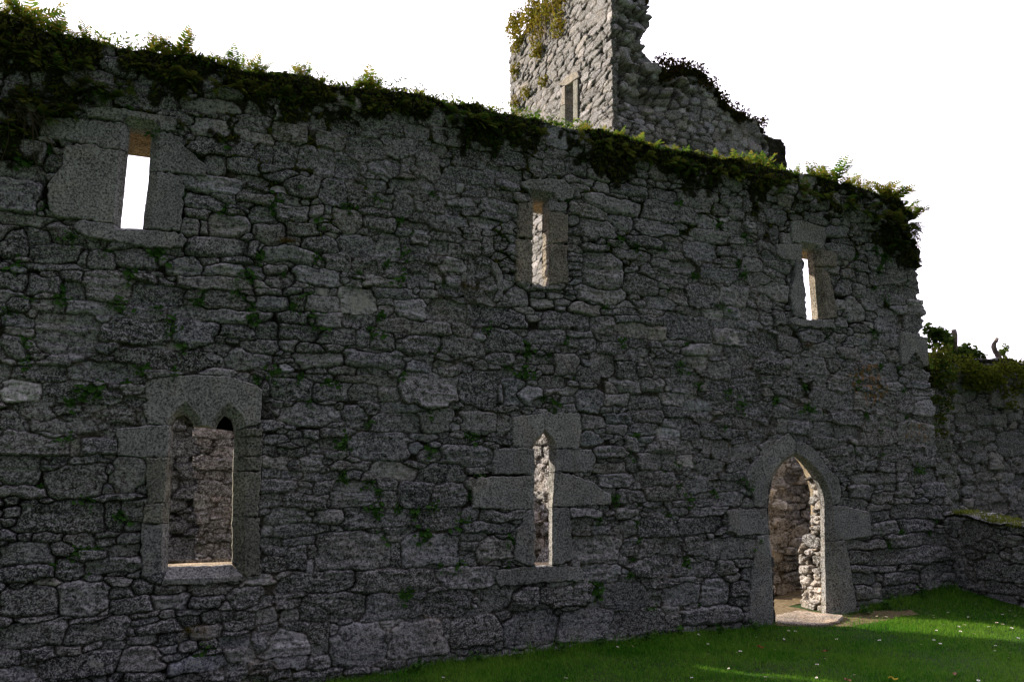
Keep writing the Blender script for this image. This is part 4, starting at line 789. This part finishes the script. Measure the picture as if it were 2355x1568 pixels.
for (a, b), c, lab in (((3391, 2720), (.30, .13, .10), 'pinkish brown fallen leaf on the lawn near the bottom edge'), ((3572, 2714), (.45, .33, .03), 'yellow fallen leaf on the lawn near the bottom edge'),
                 ((3042, 2588), (.22, .06, .02), 'red fallen leaf on the lawn below the doorway'), ((3820, 2697), (.25, .12, .08), 'brown fallen leaf on the lawn, lower right'), ((3300, 2604), (.2, .08, .03), 'rusty fallen leaf in the shade below the slab')):
    d = ray(a * .57495, b * .57495); z0 = .1
    for _ in range(4):
        t = (z0 + .03 - CAM[2]) / d[2]; x_, y_ = CAM[0] + t * d[0], CAM[1] + t * d[1]; z0 = float(gz(x_, y_))
    me = dead_leaf(); me.materials.append(plain_mat('leaf_' + lab.split()[0], c, 30, .25, .7))
    tag(plant_at(me, 'fallen_leaf', (x_, y_, z0 + .035), (.2, .1, rg.uniform(0, 6)), .8), lab, 'leaf', 'fallen leaves on the lawn')

# ------------------------------------------------------------------ ferns
def frond(bm, base, az, el, Ln, droop, rs, npin=13, wid=1.0):
    d = Vector((math.cos(az) * math.cos(el), math.sin(az) * math.cos(el), math.sin(el)))
    side = Vector((-math.sin(az), math.cos(az), 0)); p = Vector(base); pts = [p.copy()]; dirs = [d.copy()]
    for k in range(npin):
        d = (d + Vector((0, 0, -droop / npin))).normalized(); p = p + d * (Ln / npin); pts.append(p.copy()); dirs.append(d.copy())
    w_ = .0025
    for k in range(npin):
        bm.faces.new([bm.verts.new(q) for q in (pts[k] - side * w_, pts[k] + side * w_, pts[k + 1] + side * w_, pts[k + 1] - side * w_)])
    for k in range(1, npin + 1):
        f = k / npin; l = Ln * .30 * wid * (math.sin(math.pi * min(1, f * .78 + .18)) ** .8) * rs.uniform(.85, 1.1); hw = Ln / npin * .46
        for sg in (-1, 1):
            dd = (side * sg + dirs[k] * .45 + Vector((0, 0, rs.normal(-.12, .12)))).normalized()
            a = pts[k]; t = dirs[k]
            bm.faces.new([bm.verts.new(q) for q in (a - t * hw * .5, a + dd * l * .45 - t * hw, a + dd * l, a + dd * l * .45 + t * hw, a + t * hw * .5)])
def fern(seed, hang=False, nf=11):
    rs_ = random.Random(seed); r2 = np.random.RandomState(seed); bm = bmesh.new()
    for k in range(nf):
        if hang:
            az = -math.pi / 2 + rs_.uniform(-1.15, 1.15); el = rs_.uniform(-.5, .75); dr = rs_.uniform(.6, 1.6)
        else:
            az = rs_.uniform(0, 6.283); el = rs_.uniform(.55, 1.45); dr = rs_.uniform(.5, 1.5)
        frond(bm, (rs_.uniform(-.03, .03), rs_.uniform(-.02, .02), 0), az, el, rs_.uniform(.6, 1.0), dr, r2, rs_.choice([10, 12, 14]), rs_.uniform(.8, 1.15))
    me = bpy.data.meshes.new('fern'); bm.to_mesh(me); bm.free(); me.polygons.foreach_set('use_smooth', [False] * len(me.polygons)); return me
M_FERN = leaf_mat('fern_leaf', (.025, .075, .008), (.12, .20, .022), .5, 2.0, tint=(.24, .20, .03))
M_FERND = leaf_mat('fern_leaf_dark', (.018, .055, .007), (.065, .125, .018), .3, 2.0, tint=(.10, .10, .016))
UPF = [fern(s_, False, 9 + s_ % 4) for s_ in range(5)]; HGF = [fern(20 + s_, True, 9 + s_ % 3) for s_ in range(5)]
for m_ in UPF: m_.materials.append(M_FERN)
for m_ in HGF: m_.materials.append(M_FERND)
UP = [(12,40,30),(52,58,62),(85,66,66),(112,72,50),(140,86,34),(158,88,24),(200,100,30),(228,106,26),(246,110,18),(300,116,12),(350,124,38),(380,126,46),(412,128,46),(442,136,38),(470,142,22),(510,156,40),(540,160,44),(572,166,38),(596,172,30),(640,180,14),(678,186,44),(694,188,30),(738,196,18),(770,202,16),(815,206,34),(842,208,48),(868,212,42),(908,214,14),(958,224,22),(975,226,24),(1020,238,14),(1100,252,14),(1350,306,26),(1380,312,22),(1420,320,26),(1465,332,24),(1500,342,18),(1545,352,20),(1582,360,28),(1640,370,18),(1690,378,26),(1722,382,32),(1750,388,30),(1790,398,22),(1830,408,28),(1862,412,36),(1890,416,42),(1918,420,44),(1945,428,34),(1972,440,28),(1998,446,34),(2022,452,40),(2048,460,40),(2072,470,44),(2090,484,42),(2102,500,30)]
NTH = ['first', 'second', 'third', 'fourth', 'fifth', 'sixth', 'seventh', 'eighth', 'ninth', 'tenth'] + [f'{q}th' for q in range(11, 60)]
def zone(a): return 'above the tall left slit' if a < 500 else 'left of the tower' if a < 1165 else 'under the tower' if a < 1840 else 'at the right end'
cz = {}
for i, (a, b, hh) in enumerate(UP):
    x_, z_ = hy(a, b, .12); dist = math.hypot(x_, 7.5) * 1.1
    z_ = min(z_, float(crest(x_)) + .03)
    sc_ = hh * dist / F * 1.5
    o = plant_at(UPF[i % 5], 'fern', (x_, .06 + (i % 3) * .04, z_ - .01), (rg.uniform(-.1, .35), rg.uniform(-.15, .15), rg.uniform(0, 6)), max(sc_ * rg.uniform(.75, 1.0), .07))
    sz = 'large' if hh >= 40 else 'middling' if hh >= 25 else 'small'
    ft = zone(a); cz[ft] = cz.get(ft, 0) + 1
    tag(o, f'{sz} upright fern on the crest {ft}, {NTH[cz[ft] - 1]} from the left', 'fern', 'upright ferns along the wall crest')
HG = [(30,110,50),(80,135,60),(140,160,60),(180,190,55),(225,205,65),(262,225,60),(300,200,50),(330,150,50),(385,170,55),(430,185,60),(500,200,55),(545,205,55),(600,205,50),(650,215,50),(700,225,45),(760,225,45),(810,235,50),(860,240,60),(920,245,50),(980,250,45),(1050,262,70),(1085,275,75),(1120,290,70),(1180,300,50),(1240,310,45),(1340,320,45),(1395,330,55),(1440,345,55),(1490,360,50),(1540,375,55),(1590,385,55),(1650,395,50),(1700,405,60),(1750,415,55),(1800,430,55),(1850,440,60),(1900,450,55),(1950,470,60),(1990,485,55),(2030,500,60),(2065,520,60),(2090,540,55),(60,230,60),(110,270,60),(160,255,50),(40,300,55),(200,150,55),(415,285,30),(420,215,45),(2060,560,45),(2108,598,22),(2095,520,50)]
hz_ = {}
for i, (a, b, hh) in enumerate(HG):
    x_, z_ = hy(a, b, -.02); dist = math.hypot(x_, 7.5) * 1.1; sc_ = hh * dist / F * .8
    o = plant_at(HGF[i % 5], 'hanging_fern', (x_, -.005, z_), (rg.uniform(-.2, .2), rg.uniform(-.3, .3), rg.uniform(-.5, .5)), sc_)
    ft = zone(a); hz_.setdefault(ft, []).append((a, o))
for ft, lst in hz_.items():
  for i, (a, o) in enumerate(sorted(lst, key=lambda q: q[0])):
    tag(o, f'dark fern drooping below the crest {ft}, {NTH[i]} from the left', 'fern', 'ferns hanging from the mossy wall top')

# ------------------------------------------------------------------ moss and creeper leaves on the wall top (uncountable)
def leaf_cloud(name, P, Nrm, size, rs, mat, elong=1.5, parent=None, spread=.8):
    n = len(P); d = Nrm + rs.normal(0, spread, (n, 3)); d /= np.linalg.norm(d, axis=1)[:, None]
    a = np.cross(d, rs.normal(0, 1, (n, 3))); a /= np.linalg.norm(a, axis=1)[:, None]; b = np.cross(d, a)
    s_ = size[:, None]; mid = d * s_ * .18
    vs = np.stack([P - a * s_ * elong * .5, P + b * s_ * .42 + mid, P + a * s_ * elong * .6, P - b * s_ * .42 + mid], 1).reshape(-1, 3)
    return link(name, npmesh(name, vs, [np.arange(n * 4).reshape(-1, 4)], False), mat, parent)
M_CREEP = leaf_mat('creeper_leaf', (.014, .030, .005), (.055, .105, .016), .2, 1.2, tint=(.085, .09, .018))
mu, mv, mm, mh, mt, mk = MOSS
n = 150000
ii = rg.randint(0, len(mv) - 1, n); jj = rg.randint(0, len(mu) - 1, n)
sdep = (mt[jj] - mv[ii])
ok = mk[ii, jj] & (mm[ii, jj] > .55 + .3 * rg.rand(n)) & (sdep < 1.9) & (rg.rand(n) < np.clip(1.25 - sdep * .45, .2, 1))
ii, jj = ii[ok], jj[ok]; n = len(ii); print('creeper', n)
P = np.stack([mu[jj], -mh[ii, jj] - rg.rand(n) ** 2 * .05 - .004, mv[ii]], -1)
leaf_cloud('creeper', P, np.tile([0, -1, .35], (n, 1)), rg.uniform(.012, .034, n) * (.7 + .6 * rg.rand(n)), rg, M_CREEP, 1.6)
tag(bpy.data.objects['creeper'], 'dark moss and small leaved creeper covering the upper edge of the wall', 'creeper', kind='stuff')
# turf on the wall top
n = 30000; x = rg.uniform(-1.9, 9.1, n); y = rg.uniform(-.04, .7, n); z = crest(x) + .0
P = np.stack([x, y, z + rg.rand(n) ** 3 * .11 * np.clip(.6 + fbm(x, x * 0, 1.5, 3, 88), .1, 1.5) - .01], -1)
leaf_cloud('crest_turf', P, np.tile([0, -.3, 1], (n, 1)), rg.uniform(.012, .028, n), rg, M_FERN, 2.2)
tag(bpy.data.objects['crest_turf'], 'moss and turf on the flat top of the long wall', 'moss', kind='stuff')

# ------------------------------------------------------------------ small plants in the joints
def tuft(seed):
    r_ = np.random.RandomState(seed); bm = bmesh.new()
    for k in range(r_.randint(16, 30)):
        rad = r_.uniform(.010, .021); c = Vector((r_.normal(0, .034), -abs(r_.normal(.02, .016)), r_.normal(-.012, .034)))
        nrm = Vector((r_.normal(0, .45), -1, r_.normal(.5, .45))).normalized(); a = nrm.orthogonal().normalized(); b = nrm.cross(a); m = r_.randint(6, 8)
        cc = bm.verts.new(c - nrm * rad * .3); rg_ = [bm.verts.new(c + (a * math.cos(q / m * 6.283) + b * math.sin(q / m * 6.283)) * rad * (1 + .18 * (q % 2))) for q in range(m)]
        for q in range(m): bm.faces.new((cc, rg_[q], rg_[(q + 1) % m]))
        if r_.rand() < .4:
            e = Vector((0, .01, c.z * .4)); bm.faces.new([bm.verts.new(q) for q in (c + a * .001, c - a * .001, e - a * .001, e + a * .001)])
    me = bpy.data.meshes.new('wall_plant'); bm.to_mesh(me); bm.free(); me.materials.append(M_TUFT); return me
M_TUFT = leaf_mat('wall_plant_leaf', (.018, .065, .012), (.06, .15, .03), .3, 3.0)
TM = [tuft(s_) for s_ in range(7)]
cent = {k_: (sum(p[0] for p in d) / len(d), sum(p[1] for p in d) / len(d)) for k_, d in opens.items()}
LM = {'upper_left': 'tall slit window at upper left', 'upper_centre': 'brown jambed slit window under the tower', 'upper_right': 'slit window near the right end', 'lower_centre': 'single pointed window in the middle', 'twin': 'twin headed window', 'door': 'pointed doorway'}
seen = {}; recs = []
for t, s_ in TUFTS.items():
    for q in parse(s_):
        cu, cv = tw(t, *q)
        j = np.clip(np.searchsorted(u, cu), 1, len(u) - 2); i = np.clip(np.searchsorted(v, cv), 1, len(v) - 2)
        # slide to the nearest joint
        w0 = 9; sub = D['J'][i - w0:i + w0 + 1, j - w0:j + w0 + 1]
        if sub.size and sub.max() > .6:
            a_, b_ = np.unravel_index(np.argmax(sub), sub.shape); i += a_ - w0; j += b_ - w0
        if not mk[min(i, mk.shape[0] - 1), min(j, mk.shape[1] - 1)]: continue
        nk = min(cent, key=lambda k_: math.hypot(cent[k_][0] - cu, (cent[k_][1] - cv) * .9)); ddx, ddz = u[j] - cent[nk][0], v[i] - cent[nk][1]
        rel = ('right of' if ddx > 0 else 'left of') if abs(ddx) > abs(ddz) * .8 else ('above' if ddz > 0 else 'below')
        recs.append((nk, rel, math.hypot(ddx, ddz), float(u[j]), -float(h[i, j]) + .0, float(v[i])))
ORD = ['nearest', 'second nearest', 'third nearest', 'fourth nearest', 'fifth nearest', 'sixth nearest', 'seventh nearest', 'eighth nearest', 'ninth nearest', 'tenth nearest'] + [f'{k_}th nearest' for k_ in range(11, 60)]
recs.sort(key=lambda r_: (r_[0], r_[1], r_[2]))
for i, (nk, rel, d_, x_, y_, z_) in enumerate(recs):
    c_ = seen.get((nk, rel), 0); seen[(nk, rel)] = c_ + 1
    big = rg.uniform(.5, 1.15); o = plant_at(TM[i % 7], 'wall_plant', (x_, min(y_, .03), z_), (rg.normal(0, .15), rg.uniform(-.6, .6), rg.normal(0, .2)), big)
    o.scale.x *= rg.uniform(.8, 1.5)
    tag(o, f'leafy wall tuft {rel} the {LM[nk]}, {ORD[c_]} one', 'wall plant', 'small plants rooted in the wall joints')

# leafy weeds at the foot of the wall
for i, x_ in enumerate(sorted([2.35, 2.9, 3.3, 3.75, 4.2, 4.75, 5.15, 5.6, 6.1, 7.65, 7.95, 8.6])):
    y_ = -rg.uniform(.05, .14); o = plant_at(TM[(i * 3) % 7], 'weed', (x_, y_, float(gz(x_, y_)) + .04), (-.9, 0, rg.uniform(-.6, .6)), rg.uniform(.8, 1.25))
    tag(o, f'low leafy weed in the grass at the foot of the wall, {NTH[i]} from the left', 'weed', 'weeds along the foot of the wall')
# grass tufts on the wall
M_DRYG = leaf_mat('dry_grass', (.05, .07, .012), (.20, .15, .05), .35, 6.0)
def grass_tuft(seed, n, ln):
    r_ = random.Random(seed); bm = bmesh.new()
    for k in range(n):
        az = -math.pi / 2 + r_.uniform(-1.3, 1.3); p = Vector((r_.uniform(-.05, .05), 0, r_.uniform(-.01, .01))); d = Vector((math.cos(az) * .7, math.sin(az) * .5, r_.uniform(.2, 1.2))); L_ = ln * r_.uniform(.5, 1.1); sd_ = Vector((.0022, .001, 0)); pv_ = None
        for s_ in range(6):
            w_ = 1 - s_ / 6.5; a, b = bm.verts.new(p - sd_ * w_), bm.verts.new(p + sd_ * w_)
            if pv_: bm.faces.new((pv_[0], pv_[1], b, a))
            pv_ = (a, b); p = p + d.normalized() * L_ / 6; d = d.normalized() + Vector((0, -.03, -.42))
    me = bpy.data.meshes.new('grass_tuft'); bm.to_mesh(me); bm.free(); me.materials.append(M_DRYG); return me
for t, x, y, sz, lab in (('F', 1875, 985, .26, 'tawny grass tuft hanging below the upright stone left of the brown jambed slit'), ('F', 310, 575, .14, 'small dry grass tuft on the upper wall between the two left slits'), ('M', 1640, 1150, .24, 'green grass tuft hanging low on the wall below the twin headed window'), ('H', 490, 400, .2, 'bright green grass tuft in a joint below the right slit window')):
    cu, cv = tw(t, x, y); tag(plant_at(grass_tuft(int(x), 70, sz), 'grass_tuft', (cu, .0, cv), (0, 0, 0), 1.0), lab, 'grass tuft')

# dry creeper stems at the left
def stems(name, paths, rad, mat):
    cu_ = bpy.data.curves.new(name, 'CURVE'); cu_.dimensions = '3D'; cu_.bevel_depth = rad; cu_.bevel_resolution = 1
    for p in paths:
        sp2 = cu_.splines.new('POLY'); sp2.points.add(len(p) - 1)
        for q, c in zip(sp2.points, p): q.co = (*c, 1); q.radius = 1
    o = bpy.data.objects.new(name, cu_); me = bpy.data.meshes.new_from_object(o); bpy.data.curves.remove(cu_); return link(name, me, mat)
M_TWIG = plain_mat('dry_twig', (.11, .085, .06), 30, .3)
pp = []
for k in range(16):
    a0 = (rg.uniform(60, 330), rg.uniform(820, 1000)); p = []; q = np.array(a0); dr = np.array([rg.uniform(-8, 60), rg.uniform(20, 60)])
    for s_ in range(8):
        c = tw('A', *q); p.append((c[0], -.03 - .05 * math.sin(s_ / 7 * 3.1) * rg.uniform(.5, 1.2), c[1])); q = q + dr * 1.0; dr = dr + rg.normal(0, 9, 2)
    pp.append(p)
tag(stems('dry_creeper', pp, .0022, M_TWIG), 'thin brown trailing stems beside the tall slit window at upper left', 'creeper')
for (t, x, y, n_, lab) in (('I', 620, 120, 16, 'dead brown spidery plant on the wall, upper left of the twin headed window'), ('E', 440, 490, 9, 'withered stalks on the wall just below the tall left slit window'), ('I', 930, 1210, 8, 'withered thin stalks on the wall beside the left jamb of the twin headed window')):
    pp = []
    for k in range(n_):
        a = rg.uniform(-2.9, .2); c = tw(t, x, y); L_ = rg.uniform(.06, .11); p = []
        for s_ in range(6): f = s_ / 5; p.append((c[0] + math.cos(a) * L_ * f, -.015 - .05 * math.sin(f * 2.6), c[1] + math.sin(a) * L_ * f * -.4 + .03 * f - .07 * f * f))
        pp.append(p)
    tag(stems('dead_plant', pp, .0013, M_TWIG), lab, 'dead plant')

# ------------------------------------------------------------------ tower greenery
M_SHRUB = leaf_mat('shrub_leaf', (.08, .10, .012), (.26, .26, .04), .35, 1.0, tint=(.24, .19, .03))
def cloud_pts(c, r, n, rs_):
    p = rs_.normal(0, 1, (n, 3)); p /= np.linalg.norm(p, axis=1)[:, None]; rad = rs_.rand(n) ** .45
    return np.array(c) + p * rad[:, None] * np.array(r), p
pts, nr = [], []
for a, b, ry, rz_, n in ((1190, 55, .6, .5, 520), (1225, 40, .6, .55, 480), (1260, 25, .6, .5, 380), (1195, 95, .4, .45, 240), (1240, 10, .6, .5, 320), (1290, 5, .5, .5, 180), (1240, 75, .5, .45, 130), (1190, 165, .25, .3, 110), (1240, 120, .3, .3, 150), (1215, 215, .22, .25, 90), (1290, 60, .4, .4, 150), (1255, 190, .2, .22, 60), (1190, 240, .2, .3, 70)):
    y_, z_ = hx(a, b, TX); P, q = cloud_pts((TX - .08, y_, z_), (.22, ry, rz_), n, rg); pts.append(P); nr.append(q + np.array([-1, 0, .3]))
P = np.concatenate(pts); q = np.concatenate(nr)
SH = leaf_cloud('tower_shrub', P, q, rg.uniform(.05, .11, len(P)), rg, M_SHRUB, 1.3)
tag(SH, 'yellow green shrub spilling down the top left corner of the tower', 'shrub')
# stalks of that shrub
pp = []
for k in range(14):
    y0, z0 = hx(rg.uniform(1215, 1300), rg.uniform(60, 110), TX); p = []
    for s_ in range(6): p.append((TX - .05 - .10 * s_ / 5, y0 + rg.normal(0, .05) + .05 * s_, z0 + .22 * s_))
    pp.append(p)
sb = stems('stem', pp, .012, plain_mat('pale_stem', (.35, .3, .25), 20, .2)); sb.parent = SH
# moss on the broken front of the tower
M_TMOSS = leaf_mat('tower_moss', (.014, .022, .004), (.05, .055, .012), .15, 1.0, tint=(.07, .045, .015))
u_, v_ = TD2['U'][0], TD2['V'][:, 0]; n = 60000; ii = rg.randint(0, len(v_) - 1, n); jj = rg.randint(0, len(u_) - 1, n)
ok = tk2[ii, jj] & (tm2[ii, jj] > .45 + .3 * rg.rand(n)) & (u_[jj] > 1.0)
ii, jj = ii[ok], jj[ok]; n = len(ii)
P = np.stack([TX + u_[jj], TY - TD2['h'][ii, jj] - rg.rand(n) ** 2 * .14, v_[ii]], -1)
leaf_cloud('tower_creeper', P, np.tile([0, -1, .4], (n, 1)), rg.uniform(.03, .09, n), rg, M_TMOSS, 1.3)
pts = []
for a, b, r_, n in ((1560, 160, .45, 500), (1590, 170, .5, 600), (1620, 195, .45, 500), (1540, 185, .4, 400), (1650, 230, .35, 400), (1600, 210, .45, 400), (1530, 150, .25, 150), (1680, 250, .3, 200), (1740, 285, .3, 250), (1705, 268, .25, 200), (1520, 140, .25, 120)):
    x_, z_ = hy(a, b, TY + .2); P, q = cloud_pts((x_, TY + .2, z_), (r_, .4, r_ * .62), n, rg); pts.append(P)
P = np.concatenate(pts)
leaf_cloud('tower_moss_cap', P, np.tile([0, -.6, .8], (len(P), 1)), rg.uniform(.035, .09, len(P)), rg, M_TMOSS, 1.3)
for nm, lab in (('tower_creeper', 'dark creeper on the sloping broken front of the tower'), ('tower_moss_cap', 'dark mossy growth capping the broken right shoulder of the tower')):
    tag(bpy.data.objects[nm], lab, 'creeper', kind='stuff')

# ------------------------------------------------------------------ greenery and posts at the right
M_IVY = leaf_mat('ivy_leaf', (.03, .065, .010), (.15, .17, .022), .3, .9)
pts = []
for a, b, yy, r_, n in ((2215, 835, 5.0, .45, 260), (2240, 855, 5.0, .45, 300), (2262, 862, 5.0, .5, 320), (2285, 860, 5.0, .4, 260), (2240, 880, 5.05, .35, 180), (2268, 890, 5.05, .3, 150), (2300, 880, 5.05, .3, 130), (2340, 850, 5.0, .5, 300), (2352, 885, 5.05, .3, 140), (2320, 905, 5.05, .25, 90), (2325, 930, 5.08, .2, 70), (2310, 838, 5.0, .4, 160), (2380, 850, 5.0, .6, 300)):
    x_, z_ = hy(a, b, yy); P, q = cloud_pts((x_, yy, z_), (r_, .18, r_ * .55), n, rg); pts.append(P)
P = np.concatenate(pts); P = P[rg.rand(len(P)) < .6]; leaf_cloud('ivy', P, np.tile([0, -1, .5], (len(P), 1)), rg.uniform(.05, .10, len(P)), rg, M_IVY, 1.1)
tag(bpy.data.objects['ivy'], 'green ivy hanging over the top of the far right wall', 'ivy')
pts = []
for a, b, r_, n in ((2150, 830, .22, 250), (2160, 870, .2, 200), (2170, 820, .3, 350), (2180, 860, .25, 220), (2155, 920, .14, 90), (2165, 960, .12, 70), (2178, 930, .14, 80), (2150, 990, .1, 40), (2175, 1000, .1, 40), (2190, 900, .1, 60)):
    x_, z_ = hy(a, b, 3.45); P, q = cloud_pts((x_, 3.45, z_), (r_, .12, r_), n, rg); pts.append(P)
P = np.concatenate(pts); leaf_cloud('wall_creeper', P, np.tile([0, -1, .5], (len(P), 1)), rg.uniform(.03, .07, len(P)), rg, M_CREEP, 1.2)
tag(bpy.data.objects['wall_creeper'], 'dark creeper on the narrow wall end right of the tall wall', 'creeper')
M_BUSH = leaf_mat('bush_leaf', (.03, .07, .014), (.10, .15, .03), .4, .9)
def bush(name, items, yy, lab, leaf=(.06, .12)):
    root = tag(empty(name, (*(lambda c: (c[0], yy, c[1]))(hy(items[0][0], items[0][1] + 50, yy)),)), lab, 'bush'); pts = []
    for a, b, r_, n in items:
        x_, z_ = hy(a, b, yy); P, q = cloud_pts((x_, yy, z_), (r_, r_ * .9, r_ * .8), n, rg); pts.append(P)
    P = np.concatenate(pts); o = leaf_cloud('foliage', P, np.tile([0, -.3, 1], (len(P), 1)), rg.uniform(*leaf, len(P)), rg, M_BUSH, 1.4); par(o, root)
    c = hy(items[0][0], items[0][1] + 60, yy); pp = []
    for a, b, r_, n in items:
        x_, z_ = hy(a, b, yy); pp.append([(c[0] + (x_ - c[0]) * f + .05 * math.sin(f * 9), yy + .05 * math.cos(f * 7), c[1] + (z_ - c[1]) * f) for f in np.linspace(0, 1, 6)])
    s_ = stems('stem', pp, .012, M_TWIG); par(s_, root)
bush('leafy_bush', [(2142, 762, .22, 130), (2160, 768, .22, 120), (2178, 778, .18, 80), (2160, 790, .3, 190), (2205, 812, .22, 130), (2225, 806, .22, 130), (2240, 815, .18, 90), (2190, 815, .25, 150), (2255, 820, .15, 50)], 5.6, 'green leafy bush behind the right end of the tall wall')
bush('small_shrub', [(2308, 808, .16, 60), (2314, 798, .12, 30), (2300, 815, .15, 50)], 5.5, 'small sparse shrub on the far wall right of the crooked stump', (.04, .08))
M_BARK = plain_mat('grey_bark', (.16, .13, .11), 12, .4)
def trunk(name, px, rad, yy, lab, cat):
    bm = bmesh.new(); prev = None; n = 10
    P3 = [(hy(a, b, yy)[0], yy + .02 * i, hy(a, b, yy)[1]) for i, (a, b) in enumerate(px)]
    for i, p in enumerate(P3):
        r_ = rad[i]; d = (Vector(P3[min(i + 1, len(P3) - 1)]) - Vector(P3[max(i - 1, 0)])).normalized(); a = d.orthogonal().normalized(); b = d.cross(a)
        ring = [bm.verts.new(Vector(p) + (a * math.cos(k_ / n * 6.283) + b * math.sin(k_ / n * 6.283)) * r_ * (1 + .12 * math.sin(k_ * 2.3 + i))) for k_ in range(n)]
        if prev:
            for k_ in range(n): bm.faces.new((prev[k_], prev[(k_ + 1) % n], ring[(k_ + 1) % n], ring[k_]))
        prev = ring
    bm.faces.new(prev); o = finish(bm, name, M_BARK, None); o.data.polygons.foreach_set('use_smooth', [True] * len(o.data.polygons)); return tag(o, lab, cat)
trunk('tree_stump', [(2201, 840), (2200, 815), (2199, 800), (2201, 785), (2203, 770), (2202, 757)], [.065, .062, .06, .062, .055, .055], 5.5, 'tall grey sawn stump sticking up behind the far wall', 'stump')
trunk('tree_stump', [(2188, 830), (2188, 812), (2189, 796), (2189, 776)], [.05, .048, .046, .045], 5.6, 'shorter leaning stump beside the bush left of the tall grey stump', 'stump')
trunk('bent_trunk', [(2300, 835), (2298, 818), (2293, 808), (2291, 797), (2293, 790), (2299, 784), (2304, 777)], [.08, .065, .058, .055, .05, .048, .04], 5.4, 'crooked bare stump bending right on the far wall', 'stump')
